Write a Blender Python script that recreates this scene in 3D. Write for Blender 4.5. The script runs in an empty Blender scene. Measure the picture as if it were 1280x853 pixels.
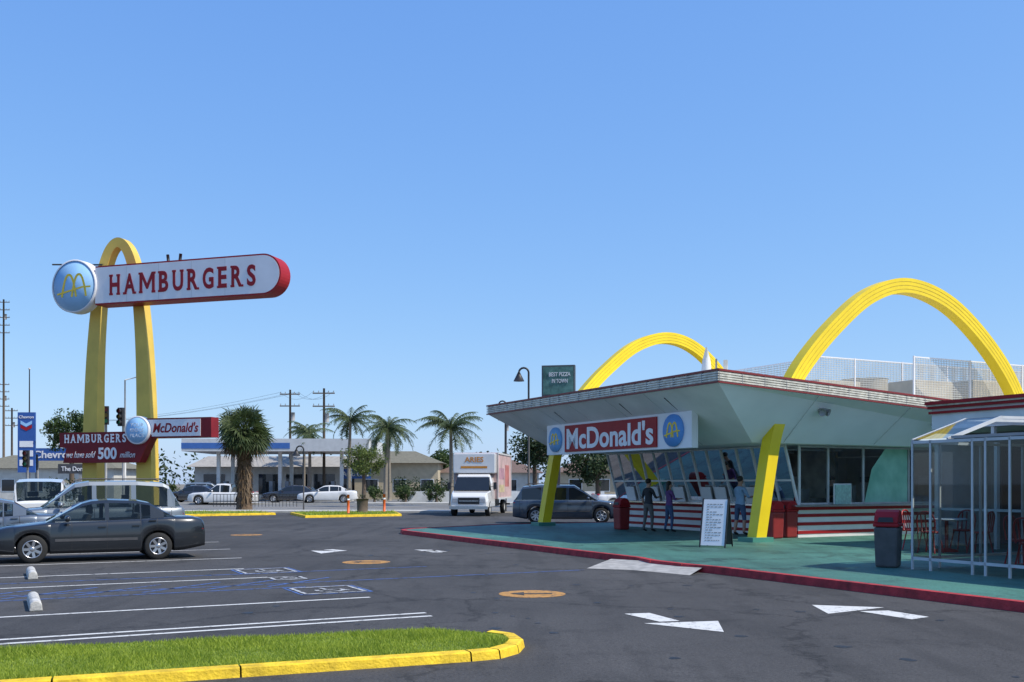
import bpy, math, random
from mathutils import Vector, Matrix
random.seed(7)
R=math.radians
sc=bpy.context.scene
col=sc.collection
# ---------------------------------------------------------------- materials
MATS={}
def mat(name,c,rough=.55,var=.12,scale=6,bump=0,metal=0,coat=0,bscale=None,c2=None,spec=.5):
    if name in MATS: return MATS[name]
    m=bpy.data.materials.new(name); m.use_nodes=True
    nt=m.node_tree; b=nt.nodes['Principled BSDF']
    b.inputs['Roughness'].default_value=rough; b.inputs['Metallic'].default_value=metal
    b.inputs['Coat Weight'].default_value=coat; b.inputs['Coat Roughness'].default_value=.05
    b.inputs['Specular IOR Level'].default_value=spec
    tc=nt.nodes.new('ShaderNodeTexCoord'); n=nt.nodes.new('ShaderNodeTexNoise')
    n.inputs['Scale'].default_value=scale; n.inputs['Detail'].default_value=6
    nt.links.new(tc.outputs['Object'],n.inputs['Vector'])
    r=nt.nodes.new('ShaderNodeValToRGB')
    r.color_ramp.elements[0].position=.3; r.color_ramp.elements[1].position=.7
    a=[max(0,x*(1-var)) for x in c]; d=[min(1,x*(1+var)) for x in c] if c2 is None else c2
    r.color_ramp.elements[0].color=(*a,1); r.color_ramp.elements[1].color=(*d,1)
    nt.links.new(n.outputs['Fac'],r.inputs['Fac']); nt.links.new(r.outputs['Color'],b.inputs['Base Color'])
    if bump:
        n2=nt.nodes.new('ShaderNodeTexNoise'); n2.inputs['Scale'].default_value=bscale or scale*6
        n2.inputs['Detail'].default_value=5
        nt.links.new(tc.outputs['Object'],n2.inputs['Vector'])
        bp=nt.nodes.new('ShaderNodeBump'); bp.inputs['Strength'].default_value=bump; bp.inputs['Distance'].default_value=.02
        nt.links.new(n2.outputs['Fac'],bp.inputs['Height']); nt.links.new(bp.outputs['Normal'],b.inputs['Normal'])
    MATS[name]=m; return m
def glassmat(name,tint,rough=.02):
    m=bpy.data.materials.new(name); m.use_nodes=True; nt=m.node_tree
    for n in list(nt.nodes): nt.nodes.remove(n)
    o=nt.nodes.new('ShaderNodeOutputMaterial'); mx=nt.nodes.new('ShaderNodeMixShader')
    t=nt.nodes.new('ShaderNodeBsdfTransparent'); g=nt.nodes.new('ShaderNodeBsdfGlossy'); f=nt.nodes.new('ShaderNodeFresnel')
    f.inputs['IOR'].default_value=1.5
    t.inputs['Color'].default_value=(*tint,1); g.inputs['Roughness'].default_value=rough
    nt.links.new(f.outputs[0],mx.inputs[0]); nt.links.new(t.outputs[0],mx.inputs[1]); nt.links.new(g.outputs[0],mx.inputs[2])
    nt.links.new(mx.outputs[0],o.inputs[0]); MATS[name]=m; return m
WHITE=mat('white_paint',(.70,.71,.70),.5,.08,3)
SIGNW=mat('sign_white',(.80,.79,.80),.45,.06,1.3)
YEL=mat('arch_yellow',(.88,.64,.012),.45,.07,1.5,bump=.05)
YELP=mat('pale_yellow',(.70,.49,.08),.5,.10,1.2)
YKERB=mat('kerb_yellow',(.75,.50,.02),.75,.3,6,bump=.6)
RED=mat('sign_red',(.34,.010,.016),.5,.1,2,spec=.3)
LRED=mat('letter_red',(.30,.008,.016),.5,.1,2,spec=.3)
MAROON=mat('board_maroon',(.20,.010,.016),.5,.15,2,spec=.3)
DRED=mat('dark_red',(.22,.02,.02),.45,.15,2)
RKERB=mat('kerb_red',(.36,.025,.03),.75,.4,5,bump=.5)
BLUE=mat('sign_blue',(.32,.57,.84),.5,.08,2)
MBLUE=mat('emblem_blue',(.12,.33,.72),.5,.05,2)
DBLUE=mat('letter_blue',(.03,.10,.35),.45,.1,2)
LYEL=mat('letter_yellow',(.84,.60,.04),.5,.05,2)
BLACK=mat('black_plastic',(.02,.02,.022),.5,.2,5)
DGREY=mat('dark_grey',(.06,.06,.065),.6,.2,5)
GREY=mat('mid_grey',(.28,.28,.28),.6,.15,4)
LGREY=mat('light_grey',(.5,.5,.49),.6,.12,3)
CONC=mat('concrete',(.42,.41,.38),.85,.15,2,bump=.2)
CHROME=mat('chrome',(.6,.6,.6),.25,.05,3,metal=1)
RIM=mat('alloy',(.5,.5,.52),.3,.05,3,metal=.9)
TYRE=mat('rubber',(.018,.018,.018),.85,.2,8)
CARGLASS=mat('tinted_glass',(.015,.018,.02),.04,.1,2,spec=.7)
CGL=glassmat('car_window_glass',(.48,.52,.51))
GLASS=glassmat('pane_glass',(.80,.86,.85))
SOFF=mat('soffit_paint',(.78,.76,.74),.6,.10,.9,bump=.05)
SOFFLIT=mat('soffit_paint_lit',(.86,.88,.87),.55,.06,.8,bump=.04)  # same paint as the soffit, lightened to carry bounce light on the near side
CREAM=mat('ribbed_metal',(.64,.61,.52),.5,.3,7,metal=.05)
WOOD=mat('pole_wood',(.10,.075,.055),.9,.25,4,bump=.3)
SKIN=mat('skin',(.45,.25,.17),.5,.06,6)
HAIR=mat('hair',(.02,.014,.01),.5,.2,20)
ORANGE=mat('orange_plastic',(.75,.13,.02),.5,.1,3)
HEADL=mat('headlight_lens',(.6,.62,.65),.1,.1,6,metal=.4)
TAILL=mat('tail_lens',(.3,.01,.01),.15,.1,6)
TEALG=mat('teal_green',(.07,.25,.19),.4,.15,2)
# asphalt
def asphalt(name,base,crack=True,light=1.6,rough=.82):
    m=bpy.data.materials.new(name); m.use_nodes=True; nt=m.node_tree; b=nt.nodes['Principled BSDF']
    tc=nt.nodes.new('ShaderNodeTexCoord')
    def noise(s,d=6,r=.6,stretch=None):
        n=nt.nodes.new('ShaderNodeTexNoise'); n.inputs['Scale'].default_value=s; n.inputs['Detail'].default_value=d
        n.inputs['Roughness'].default_value=r
        if stretch:
            mp=nt.nodes.new('ShaderNodeMapping'); mp.inputs['Rotation'].default_value=(0,0,R(stretch)); mp.inputs['Scale'].default_value=(1,.12,1)
            nt.links.new(tc.outputs['Object'],mp.inputs[0]); nt.links.new(mp.outputs[0],n.inputs['Vector'])
        else: nt.links.new(tc.outputs['Object'],n.inputs['Vector'])
        return n
    def ramp(src,p0,c0,p1,c1):
        r=nt.nodes.new('ShaderNodeValToRGB'); e=r.color_ramp.elements
        e[0].position=p0; e[0].color=(*c0,1); e[1].position=p1; e[1].color=(*c1,1); nt.links.new(src,r.inputs['Fac']); return r
    def mul(a,c,f=1.0):
        x=nt.nodes.new('ShaderNodeMix'); x.data_type='RGBA'; x.blend_type='MULTIPLY'; x.inputs[0].default_value=f
        nt.links.new(a,x.inputs[6]); nt.links.new(c,x.inputs[7]); return x.outputs[2]
    big=ramp(noise(.16,5).outputs['Fac'],.3,[x*.75 for x in base],.7,[x*light for x in base])
    fine=ramp(noise(34,5,.85).outputs['Fac'],.32,(.45,)*3,.70,(1.75,)*3)
    c=mul(big.outputs['Color'],fine.outputs['Color'])
    st=ramp(noise(1.1,5,.75).outputs['Fac'],.32,(.5,)*3,.46,(1,)*3); c=mul(c,st.outputs['Color'],.8)
    if crack:
        sk=ramp(noise(1.5,3,.6,-27).outputs['Fac'],.38,(.68,)*3,.5,(1,)*3); c=mul(c,sk.outputs['Color'],.7)
        for vs_,wd in ((.20,.014),(.55,.006)):
            v=nt.nodes.new('ShaderNodeTexVoronoi'); v.feature='DISTANCE_TO_EDGE'; v.inputs['Scale'].default_value=vs_
            mp=nt.nodes.new('ShaderNodeVectorMath'); mp.operation='ADD'
            nn=noise(.8,6,.7); sc_=nt.nodes.new('ShaderNodeVectorMath'); sc_.operation='SCALE'; sc_.inputs['Scale'].default_value=1.9
            nt.links.new(nn.outputs['Color'],sc_.inputs[0]); nt.links.new(tc.outputs['Object'],mp.inputs[0]); nt.links.new(sc_.outputs[0],mp.inputs[1])
            nt.links.new(mp.outputs[0],v.inputs['Vector'])
            cr_=ramp(v.outputs['Distance'],.0,(.25,)*3,wd,(1,)*3); c=mul(c,cr_.outputs['Color'],.8)
    nt.links.new(c,b.inputs['Base Color']); b.inputs['Roughness'].default_value=rough
    bp=nt.nodes.new('ShaderNodeBump'); bp.inputs['Strength'].default_value=.6; bp.inputs['Distance'].default_value=.01
    nt.links.new(noise(60,3,.8).outputs['Fac'],bp.inputs['Height']); nt.links.new(bp.outputs['Normal'],b.inputs['Normal'])
    MATS[name]=m; return m
ASPH=asphalt('asphalt',(.042,.0405,.040),rough=.9)
STREET=asphalt('street_asphalt',(.15,.148,.142),False,1.4)
EARTH=asphalt('dusty_ground',(.16,.14,.11),False,1.5,.95)
TEALF=asphalt('teal_floor',(.042,.125,.10),True,1.8,.6)
def worn(name,c,hole=.42):
    m=bpy.data.materials.new(name); m.use_nodes=True; nt=m.node_tree; b=nt.nodes['Principled BSDF']
    tc=nt.nodes.new('ShaderNodeTexCoord'); n=nt.nodes.new('ShaderNodeTexNoise'); n.inputs['Scale'].default_value=9; n.inputs['Detail'].default_value=9; n.inputs['Roughness'].default_value=.75
    nt.links.new(tc.outputs['Object'],n.inputs['Vector'])
    r=nt.nodes.new('ShaderNodeValToRGB'); e=r.color_ramp.elements; e[0].position=hole-.06; e[0].color=(.05,.05,.052,1); e[1].position=hole+.05; e[1].color=(*c,1)
    nt.links.new(n.outputs['Fac'],r.inputs['Fac']); nt.links.new(r.outputs['Color'],b.inputs['Base Color']); b.inputs['Roughness'].default_value=.7
    MATS[name]=m; return m
WLINE=worn('road_paint_white',(.60,.60,.58),.41)
SYML=worn('symbol_paint_white',(.46,.47,.48),.46)
BLINE=worn('road_paint_blue',(.06,.13,.36),.47)
OLINE=worn('road_paint_orange',(.46,.23,.05),.44)
def leafmat(name,c1,c2,scale=1.2,tl=.35):
    m=bpy.data.materials.new(name); m.use_nodes=True; nt=m.node_tree; b=nt.nodes['Principled BSDF']
    g=nt.nodes.new('ShaderNodeNewGeometry'); tc=nt.nodes.new('ShaderNodeTexCoord'); n=nt.nodes.new('ShaderNodeTexNoise'); n.inputs['Scale'].default_value=scale
    nt.links.new(tc.outputs['Object'],n.inputs['Vector'])
    ad=nt.nodes.new('ShaderNodeMath'); ad.operation='ADD'; ml=nt.nodes.new('ShaderNodeMath'); ml.operation='MULTIPLY'; ml.inputs[1].default_value=.5
    nt.links.new(g.outputs['Random Per Island'],ml.inputs[0]); nt.links.new(ml.outputs[0],ad.inputs[0])
    m2=nt.nodes.new('ShaderNodeMath'); m2.operation='MULTIPLY'; m2.inputs[1].default_value=.5; nt.links.new(n.outputs['Fac'],m2.inputs[0]); nt.links.new(m2.outputs[0],ad.inputs[1])
    r=nt.nodes.new('ShaderNodeValToRGB'); e=r.color_ramp.elements; e[0].position=.2; e[0].color=(*c1,1); e[1].position=.85; e[1].color=(*c2,1)
    nt.links.new(ad.outputs[0],r.inputs['Fac']); nt.links.new(r.outputs['Color'],b.inputs['Base Color']); b.inputs['Roughness'].default_value=.6
    tr=nt.nodes.new('ShaderNodeBsdfTranslucent'); nt.links.new(r.outputs['Color'],tr.inputs['Color']); mx=nt.nodes.new('ShaderNodeMixShader'); mx.inputs[0].default_value=tl
    out=nt.nodes['Material Output']; nt.links.new(b.outputs[0],mx.inputs[1]); nt.links.new(tr.outputs[0],mx.inputs[2]); nt.links.new(mx.outputs[0],out.inputs[0])
    MATS[name]=m; return m
LEAF=leafmat('leaves',(.02,.045,.012),(.09,.14,.03))
LEAFD=leafmat('dark_leaves',(.012,.03,.012),(.05,.085,.025))
PALML=leafmat('palm_leaves',(.03,.055,.02),(.11,.15,.05))
PALMD=leafmat('dead_palm_leaves',(.08,.05,.025),(.20,.13,.06))
GRASS=leafmat('grass_blades',(.16,.25,.02),(.48,.56,.06),2,.45)
SOIL=mat('turf_soil',(.14,.20,.025),.9,.4,10,bump=.5)
# ---------------------------------------------------------------- mesh builder
class MB:
    def __init__(s): s.v=[];s.f=[];s.m=[];s.sm=[];s.mats=[];s.st=[]
    def add(s,vs,fs,mt,smooth=False):
        if mt not in s.mats: s.mats.append(mt)
        i=s.mats.index(mt); o=len(s.v); s.v+=[tuple(x) for x in vs]
        for f in fs: s.f.append([o+k for k in f]); s.m.append(i); s.sm.append(smooth)
        return s
    def box(s,c,d,mt,M=None,rz=0,ry=0,rx=0):
        x,y,z=[k/2 for k in d]
        vs=[Vector(p) for p in [(-x,-y,-z),(x,-y,-z),(x,y,-z),(-x,y,-z),(-x,-y,z),(x,-y,z),(x,y,z),(-x,y,z)]]
        rot=Matrix.Rotation(rz,4,'Z')@Matrix.Rotation(ry,4,'Y')@Matrix.Rotation(rx,4,'X')
        vs=[rot@p+Vector(c) for p in vs]
        if M: vs=[M@p for p in vs]
        return s.add(vs,[(0,3,2,1),(4,5,6,7),(0,1,5,4),(1,2,6,5),(2,3,7,6),(3,0,4,7)],mt)
    def bx(s,x0,x1,y0,y1,z0,z1,mt): return s.box(((x0+x1)/2,(y0+y1)/2,(z0+z1)/2),(abs(x1-x0),abs(y1-y0),abs(z1-z0)),mt)
    def hexa(s,p,mt):
        return s.add(p,[(0,3,2,1),(4,5,6,7),(0,1,5,4),(1,2,6,5),(2,3,7,6),(3,0,4,7)],mt)
    def poly(s,pts,mt): return s.add(pts,[tuple(range(len(pts)))],mt)
    def ext(s,pts,vec,mt,smooth=False):
        n=len(pts); v=Vector(vec); a=[Vector(p) for p in pts]; b=[p+v for p in a]
        s.add(a+b,[tuple(range(n))[::-1],tuple(range(n,2*n))]+[(i,(i+1)%n,n+(i+1)%n,n+i) for i in range(n)],mt,smooth); return s
    def beam(s,p0,p1,w,h,mt,up=(0,0,1)):
        p0=Vector(p0);p1=Vector(p1);d=(p1-p0).normalized();u=Vector(up)
        if abs(d.dot(u))>.95:u=Vector((1,0,0))
        sd=d.cross(u).normalized();u=sd.cross(d).normalized()
        q=[]
        for p in (p0,p1):
            q+=[p-sd*w/2-u*h/2,p+sd*w/2-u*h/2,p+sd*w/2+u*h/2,p-sd*w/2+u*h/2]
        return s.add(q,[(0,3,2,1),(4,5,6,7),(0,1,5,4),(1,2,6,5),(2,3,7,6),(3,0,4,7)],mt)
    def tube(s,pts,rs,mt,n=10,caps=True,smooth=True):
        pts=[Vector(p) for p in pts]
        if not hasattr(rs,'__len__'): rs=[rs]*len(pts)
        vs=[];pu=None
        for i,p in enumerate(pts):
            a=pts[max(0,i-1)];b=pts[min(len(pts)-1,i+1)];d=(b-a).normalized()
            if pu is None:
                pu=Vector((0,0,1)) if abs(d.z)<.9 else Vector((1,0,0))
            sd=d.cross(pu).normalized();up=sd.cross(d).normalized();pu=up
            for k in range(n):
                t=2*math.pi*k/n; vs.append(p+(sd*math.cos(t)+up*math.sin(t))*rs[i])
        fs=[]
        for i in range(len(pts)-1):
            for k in range(n): fs.append((i*n+k,i*n+(k+1)%n,(i+1)*n+(k+1)%n,(i+1)*n+k))
        if caps: fs+=[tuple(range(n)),tuple(range(len(vs)-n,len(vs)))[::-1]]
        s.add(vs,fs,mt,smooth)
        return s
    def cyl(s,p0,p1,r,mt,n=14,r1=None): return s.tube([p0,p1],[r,r if r1 is None else r1],mt,n)
    def ell(s,c,r,mt,n=14,m=9):
        vs=[];fs=[]
        for j in range(m+1):
            ph=math.pi*j/m
            for i in range(n):
                t=2*math.pi*i/n; vs.append((c[0]+r[0]*math.sin(ph)*math.cos(t),c[1]+r[1]*math.sin(ph)*math.sin(t),c[2]+r[2]*math.cos(ph)))
        for j in range(m):
            for i in range(n): fs.append((j*n+i,(j+1)*n+i,(j+1)*n+(i+1)%n,j*n+(i+1)%n))
        return s.add(vs,fs,mt,True)
    def lathe(s,prof,mt,n=24,axis='Y',c=(0,0,0)):
        vs=[];fs=[]
        for (r,h) in prof:
            for i in range(n):
                t=2*math.pi*i/n; a,b=r*math.cos(t),r*math.sin(t)
                vs.append((c[0]+a,c[1]+h,c[2]+b) if axis=='Y' else (c[0]+a,c[1]+b,c[2]+h))
        for j in range(len(prof)-1):
            for i in range(n): fs.append((j*n+i,j*n+(i+1)%n,(j+1)*n+(i+1)%n,(j+1)*n+i))
        return s.add(vs,fs,mt,True)
    def obj(s,name,parent=None,label=None,bevel=0,**kw):
        me=bpy.data.meshes.new(name); me.from_pydata(s.v,[],s.f)
        for m in s.mats: me.materials.append(m)
        me.polygons.foreach_set('material_index',s.m); me.polygons.foreach_set('use_smooth',s.sm); me.update()
        o=bpy.data.objects.new(name,me); col.objects.link(o)
        if parent: o.parent=parent
        if label: o['label']=label
        for k,v in kw.items(): o[k]=v
        if bevel:
            b=o.modifiers.new('bevel','BEVEL'); b.width=bevel; b.segments=2; b.limit_method='ANGLE'; b.angle_limit=R(40)
        return o
    def objs(s,name,parent=None,label=None,bevel=0): # one object per connected piece
        par=list(range(len(s.v)))
        def fd(a):
            while par[a]!=a: par[a]=par[par[a]]; a=par[a]
            return a
        for f in s.f:
            r=fd(f[0])
            for k in f[1:]: par[fd(k)]=r
        grp={}
        for i,f in enumerate(s.f): grp.setdefault(fd(f[0]),[]).append(i)
        for g in grp.values():
            b=MB(); mp={}
            for i in g:
                nf=[]
                for k in s.f[i]:
                    if k not in mp: mp[k]=len(b.v); b.v.append(s.v[k])
                    nf.append(mp[k])
                m=s.mats[s.m[i]]
                if m not in b.mats: b.mats.append(m)
                b.f.append(nf); b.m.append(b.mats.index(m)); b.sm.append(s.sm[i])
            b.obj(name,parent,label,bevel)
def thing(name,label,cat,loc=(0,0,0),rz=0,group=None):
    e=bpy.data.objects.new(name,None); col.objects.link(e); e.location=loc; e.rotation_euler=(0,0,rz); e.empty_display_size=.3
    e['label']=label; e['category']=cat
    if group: e['group']=group
    return e
def part(name,parent):
    e=bpy.data.objects.new(name,None); col.objects.link(e); e.parent=parent; e.empty_display_size=.1; return e
def text(s,w,h,mt,parent,org,xd,yd,ex=.012,bold=.02,name='lettering',shear=0,space=1.0):
    cu=bpy.data.curves.new('t','FONT'); cu.body=s; cu.size=1; cu.offset=bold; cu.extrude=.5; cu.align_x='CENTER'; cu.align_y='CENTER'; cu.resolution_u=4; cu.shear=shear; cu.space_character=space
    o=bpy.data.objects.new('t',cu); col.objects.link(o); bpy.context.view_layer.update()
    dg=bpy.context.evaluated_depsgraph_get(); me=bpy.data.meshes.new_from_object(o.evaluated_get(dg)); bpy.data.objects.remove(o)
    xs=[v.co.x for v in me.vertices]; ys=[v.co.y for v in me.vertices]
    x0,x1,y0,y1=min(xs),max(xs),min(ys),max(ys)
    X=Vector(xd).normalized();Y=Vector(yd).normalized();Z=X.cross(Y);O_=Vector(org)
    for v in me.vertices:
        a=((v.co.x-(x0+x1)/2)/(x1-x0))*w; b=((v.co.y-(y0+y1)/2)/(y1-y0))*h; c=(v.co.z)*ex*2
        v.co=O_+X*a+Y*b+Z*c
    me.materials.clear(); me.materials.append(mt)
    for p in me.polygons: p.material_index=0
    me.name=name; ob=bpy.data.objects.new(name,me); col.objects.link(ob); ob.parent=parent; return ob
SER={'H':[(-.72,1),(-.72,-1),(.72,1),(.72,-1)],'A':[(-.84,-1),(.84,-1)],'M':[(-.88,1),(-.84,-1),(.88,1),(.84,-1)],'B':[(-.80,1),(-.80,-1)],'U':[(-.74,1),(.74,1)],'R':[(-.80,1),(-.80,-1),(.84,-1)],'E':[(-.80,1),(-.80,-1)],'G':[(.60,-.02)],'S':[]}
WID={'H':1.0,'A':1.08,'M':1.34,'B':.92,'U':1.0,'R':1.0,'G':1.02,'E':.86,'S':.86}
def slab(s,cx,cz,w,h,y,mt,parent):
    tot=sum(WID[c] for c in s); u=w/tot; x=cx-w/2
    for ch in s:
        cw=WID[ch]*u; lw=cw-.30*u; xc=x+cw/2; x+=cw
        if ch=='M':
            a=lw/2; t=.18*lw; k=h/2; P=[(-a,-k),(-a,k),(-a+t*1.1,k),(0,-k*.10),(a-t*1.1,k),(a,k),(a,-k),(a-t,-k),(a-t,k*.38),(t*.28,-k*.62),(-t*.28,-k*.62),(-a+t,k*.38),(-a+t,-k)]
            b=MB(); pts=[(xc+p,y-.006,cz+q) for p,q in P]
            # split into convex pieces sharing vertices so the letter stays one mesh
            n=len(pts); back=[(p[0],y+.006,p[2]) for p in pts]
            F=[(0,1,11,12),(1,2,11),(2,3,10,11),(3,9,10),(3,4,8,9),(4,5,8),(5,6,7,8)]
            b.add(pts+back,F+[tuple(i+n for i in f[::-1]) for f in F]+[(i,(i+1)%n,n+(i+1)%n,n+i) for i in range(n)],mt); b.obj('letter',parent)
        else: text(ch,lw,h,mt,parent,(xc,y,cz),(1,0,0),(0,0,1),.005,.03,name='letter')
        if SER[ch]:
            b=MB()
            for sx,sz in SER[ch]: b.box((xc+sx*lw/2,y-.002,cz+sz*(h/2-.05*h)),(u*.25,.016,h*.10),mt)
            b.objs('letter_serif',parent)
def cr(pts,n=6):
    P=[Vector(p) for p in pts]; out=[]
    P=[P[0]*2-P[1]]+P+[P[-1]*2-P[-2]]
    for i in range(1,len(P)-2):
        for k in range(n):
            t=k/n; a,b,c,d=P[i-1],P[i],P[i+1],P[i+2]
            out.append(.5*((2*b)+(c-a)*t+(2*a-5*b+4*c-d)*t*t+(3*b-a-3*c+d)*t**3))
    out.append(P[-2]); return out
def interp(pts,x):
    if x<=pts[0][0]: return pts[0][1]
    for (a,za),(b,zb) in zip(pts,pts[1:]):
        if x<=b: return za+(zb-za)*(x-a)/(b-a) if b>a else zb
    return pts[-1][1]
# ---------------------------------------------------------------- frame of the restaurant
UA=R(27.2); U=Vector((math.cos(UA),math.sin(UA),0)); V=Vector((-math.sin(UA),math.cos(UA),0)); O=Vector((6.47,26.5,0))
def L(a,b,z=0): return O+U*a+V*b+Vector((0,0,z))
# ---------------------------------------------------------------- world, sun, camera
SEL=50; SHX,SHY=.94,-.34
w=bpy.data.worlds.new('World'); sc.world=w; w.use_nodes=True
nt=w.node_tree; bg=nt.nodes['Background']; sky=nt.nodes.new('ShaderNodeTexSky'); sky.sky_type='NISHITA'; sky.sun_disc=False
sky.sun_elevation=R(SEL); sky.sun_rotation=math.atan2(SHX,SHY); sky.altitude=50; sky.air_density=1.0; sky.dust_density=.6; sky.ozone_density=2.5
sp=nt.nodes.new('ShaderNodeSeparateColor'); cb=nt.nodes.new('ShaderNodeCombineColor'); nt.links.new(sky.outputs[0],sp.inputs[0])
for i,(g_,k_) in enumerate(((.76,.152),(.58,.258),(.28,.60))):
    p=nt.nodes.new('ShaderNodeMath'); p.operation='POWER'; p.inputs[1].default_value=g_; m_=nt.nodes.new('ShaderNodeMath'); m_.operation='MULTIPLY'; m_.inputs[1].default_value=k_/.12
    nt.links.new(sp.outputs[i],p.inputs[0]); nt.links.new(p.outputs[0],m_.inputs[0]); nt.links.new(m_.outputs[0],cb.inputs[i])
nt.links.new(cb.outputs[0],bg.inputs[0]); bg.inputs[1].default_value=.12
sl=bpy.data.lights.new('sun','SUN'); sl.energy=5.0; sl.angle=R(.5); sl.color=(1,.93,.82)
so=bpy.data.objects.new('sun',sl); col.objects.link(so)
sv=Vector((SHX*math.cos(R(SEL)),SHY*math.cos(R(SEL)),math.sin(R(SEL)))); so.rotation_euler=sv.to_track_quat('Z','Y').to_euler()
cam=bpy.data.cameras.new('camera'); co=bpy.data.objects.new('camera',cam); col.objects.link(co); sc.camera=co
co.location=(0,0,1.65); co.rotation_euler=(R(90),0,0); cam.lens=35.16; cam.sensor_width=36; cam.shift_y=.1395; cam.clip_end=6000; cam.clip_start=.1
sc.view_settings.view_transform='Standard'; sc.view_settings.look='None'; sc.view_settings.exposure=0
# ---------------------------------------------------------------- ground
MB().poly([(-2500,-500,0),(2500,-500,0),(2500,4000,0),(-2500,4000,0)],EARTH).obj('ground',kind='structure')
MB().poly([(-60,-25,.004),(60,-25,.004),(60,57,.004),(-60,57,.004)],ASPH).obj('parking_lot',kind='structure')
MB().poly([(-400,60,.004),(400,60,.004),(400,80,.004),(-400,80,.004)],STREET).obj('street',kind='structure')
b=MB(); b.bx(-60,-3.5,57,60,-.1,.1,CONC); b.bx(6,60,57,60,-.1,.1,CONC); b.obj('near_pavement',kind='structure')
b=MB(); b.bx(-200,200,80,84,-.1,.12,CONC); b.obj('far_pavement',kind='structure')
MB().poly([(-70,84,.006),(10,84,.006),(10,125,.006),(-70,125,.006)],STREET).obj('forecourt',kind='structure')
b=MB()
for y in (66.5,73.5):
    for i in range(-30,30): b.poly([(i*6,y,.009),(i*6+3,y,.009),(i*6+3,y+.12,.009),(i*6,y+.12,.009)],WLINE)
b.poly([(-200,69.9,.009),(200,69.9,.009),(200,70.02,.009),(-200,70.02,.009)],OLINE)
b.obj('street_markings',kind='structure')
# platform
pl=[L(-6.05,-20),L(-6.05,-6.0),L(-6.2,-5.2),L(-6.2,-4.2),L(-6.0,-3.4),L(-6.0,10.0),L(-5.8,10.7),L(-5.2,11.3),L(-1,13),L(16,13),L(16,-20)]
b=MB(); b.ext([p+Vector((0,0,-.05)) for p in pl],(0,0,.17),TEALF); b.obj('platform_floor',kind='structure')
b=MB()
for p,q in zip(pl[:-2],pl[1:-1]):
    d=(q-p).normalized(); n=Vector((d.y,-d.x,0)); c=(p+q)/2
    if (c+n-L(0,0)).length<(c-n-L(0,0)).length: n=-n
    b.hexa([p-n*.02-Vector((0,0,.05)),q-n*.02-Vector((0,0,.05)),q+n*.16-Vector((0,0,.05)),p+n*.16-Vector((0,0,.05)),
            p-n*.02+Vector((0,0,.135)),q-n*.02+Vector((0,0,.135)),q+n*.13+Vector((0,0,.135)),p+n*.13+Vector((0,0,.135))],RKERB)
b.obj('red_kerb',kind='structure')
b=MB(); b.add([(1.45,19.45,.006),(2.3,19.1,.006),(3.2,18.0,.006),(3.55,18.6,.1),(2.95,19.9,.1),(2.1,21.2,.06)],[(0,1,2,3,4,5)],mat('ramp_concrete',(.34,.33,.31),.85,.25,5,bump=.3)); b.obj('kerb_ramp',kind='structure')
# markings
def line(b,p,q,wd,mt,z=.008):
    p=Vector((*p,z));q=Vector((*q,z));n=(q-p).normalized().cross(Vector((0,0,1)))*wd/2
    b.poly([p+n,q+n,q-n,p-n],mt)
b=MB()
def ul(p,ln,off=0):
    q=(p[0]-U.x*ln,p[1]-U.y*ln); return p,q
for p,ln in [((-1.10,12.75),7.5),((-1.0,12.45),7.5),((-2.06,14.5),7),((-5.2,19.4),6),((-6.0,22.2),5.5),((-7.1,25.2),5.5),((-8.3,28.3),5.5)]:
    a,q=ul(p,ln); line(b,a,q,.09,WLINE)
line(b,(-4.3,17.6),(-4.3-U.x*6,17.6-U.y*6),.09,WLINE)
for t in [[(1.555,11.78),(2.35,11.09),(2.47,11.99)],[(1.42,12.65),(1.76,11.92),(2.01,11.99),(1.75,12.73)],
          [(4.07,13.57),(4.0,12.65),(4.95,13.3)],[(4.48,12.9),(4.85,12.13),(5.15,12.35),(4.88,12.97)],
          [(-4.95,24.6),(-4.5,23.6),(-4.2,24.4)],[(-4.7,24.9),(-4.2,24.4),(-4.05,24.6),(-4.5,25.1)],
          [(-2.45,25.0),(-2.0,24.9),(-1.65,24.0),(-1.9,24.0)],[(-2.3,24.5),(-1.85,24.7),(-1.55,24.2)]]:
    b.poly([(x,y,.008) for x,y in t],WLINE)
b.obj('painted_lines',kind='structure')
b=MB()
line(b,(1.37,19.1),(-7.5,14.6),.07,BLINE); line(b,(-1.7,19.9),(-8.6,16.3),.07,BLINE); line(b,(-3.3,16.0),(-8.0,13.6),.07,BLINE)
for i in range(7):
    s=i*.95; line(b,(-3.2-s*U.x,17.6-s*U.y),(-3.9-s*U.x,16.0-s*U.y),.07,BLINE)
for cx,cy,s in [(-2.86,15.5,.54),(-4.65,18.9,.54)]:
    c=Vector((cx,cy,.008))
    for i in range(4):
        d=[(-U-V),(U-V),(U+V),(-U+V)]; p=c+d[i]*s; q=c+d[(i+1)%4]*s; line(b,p[:2],q[:2],.05,BLINE,.0085)
b.obj('blue_bay_markings',kind='structure')
b=MB()
for cx,cy,s,g_ in [(-2.86,15.5,.46,.75),(-4.65,18.9,.46,.75),(-3.9,17.4,.26,.5)]:
    c=Vector((cx,cy,.012))
    for i in range(4):
        d=[(-U-V),(U-V),(U+V),(-U+V)]; p=c+d[i]*s; q=c+d[(i+1)%4]*s; line(b,p[:2],q[:2],.06,SYML,.012)
    for k in range(10):
        a0=R(150+k*24);a1=a0+R(24); f=lambda a,r:c+U*(math.cos(a)*r+.03)*g_-V*(.08)*g_+V*math.sin(a)*r*g_
        b.poly([f(a0,.32),f(a0,.23),f(a1,.23),f(a1,.32)],SYML)
    for (p,q) in [((-.05,.4),(-.02,0)),((-.02,0),(.25,0)),((.25,0),(.36,-.3))]:
        line(b,(c+(U*p[0]+V*p[1])*g_)[:2],(c+(U*q[0]+V*q[1])*g_)[:2],.06,SYML,.013)
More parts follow.
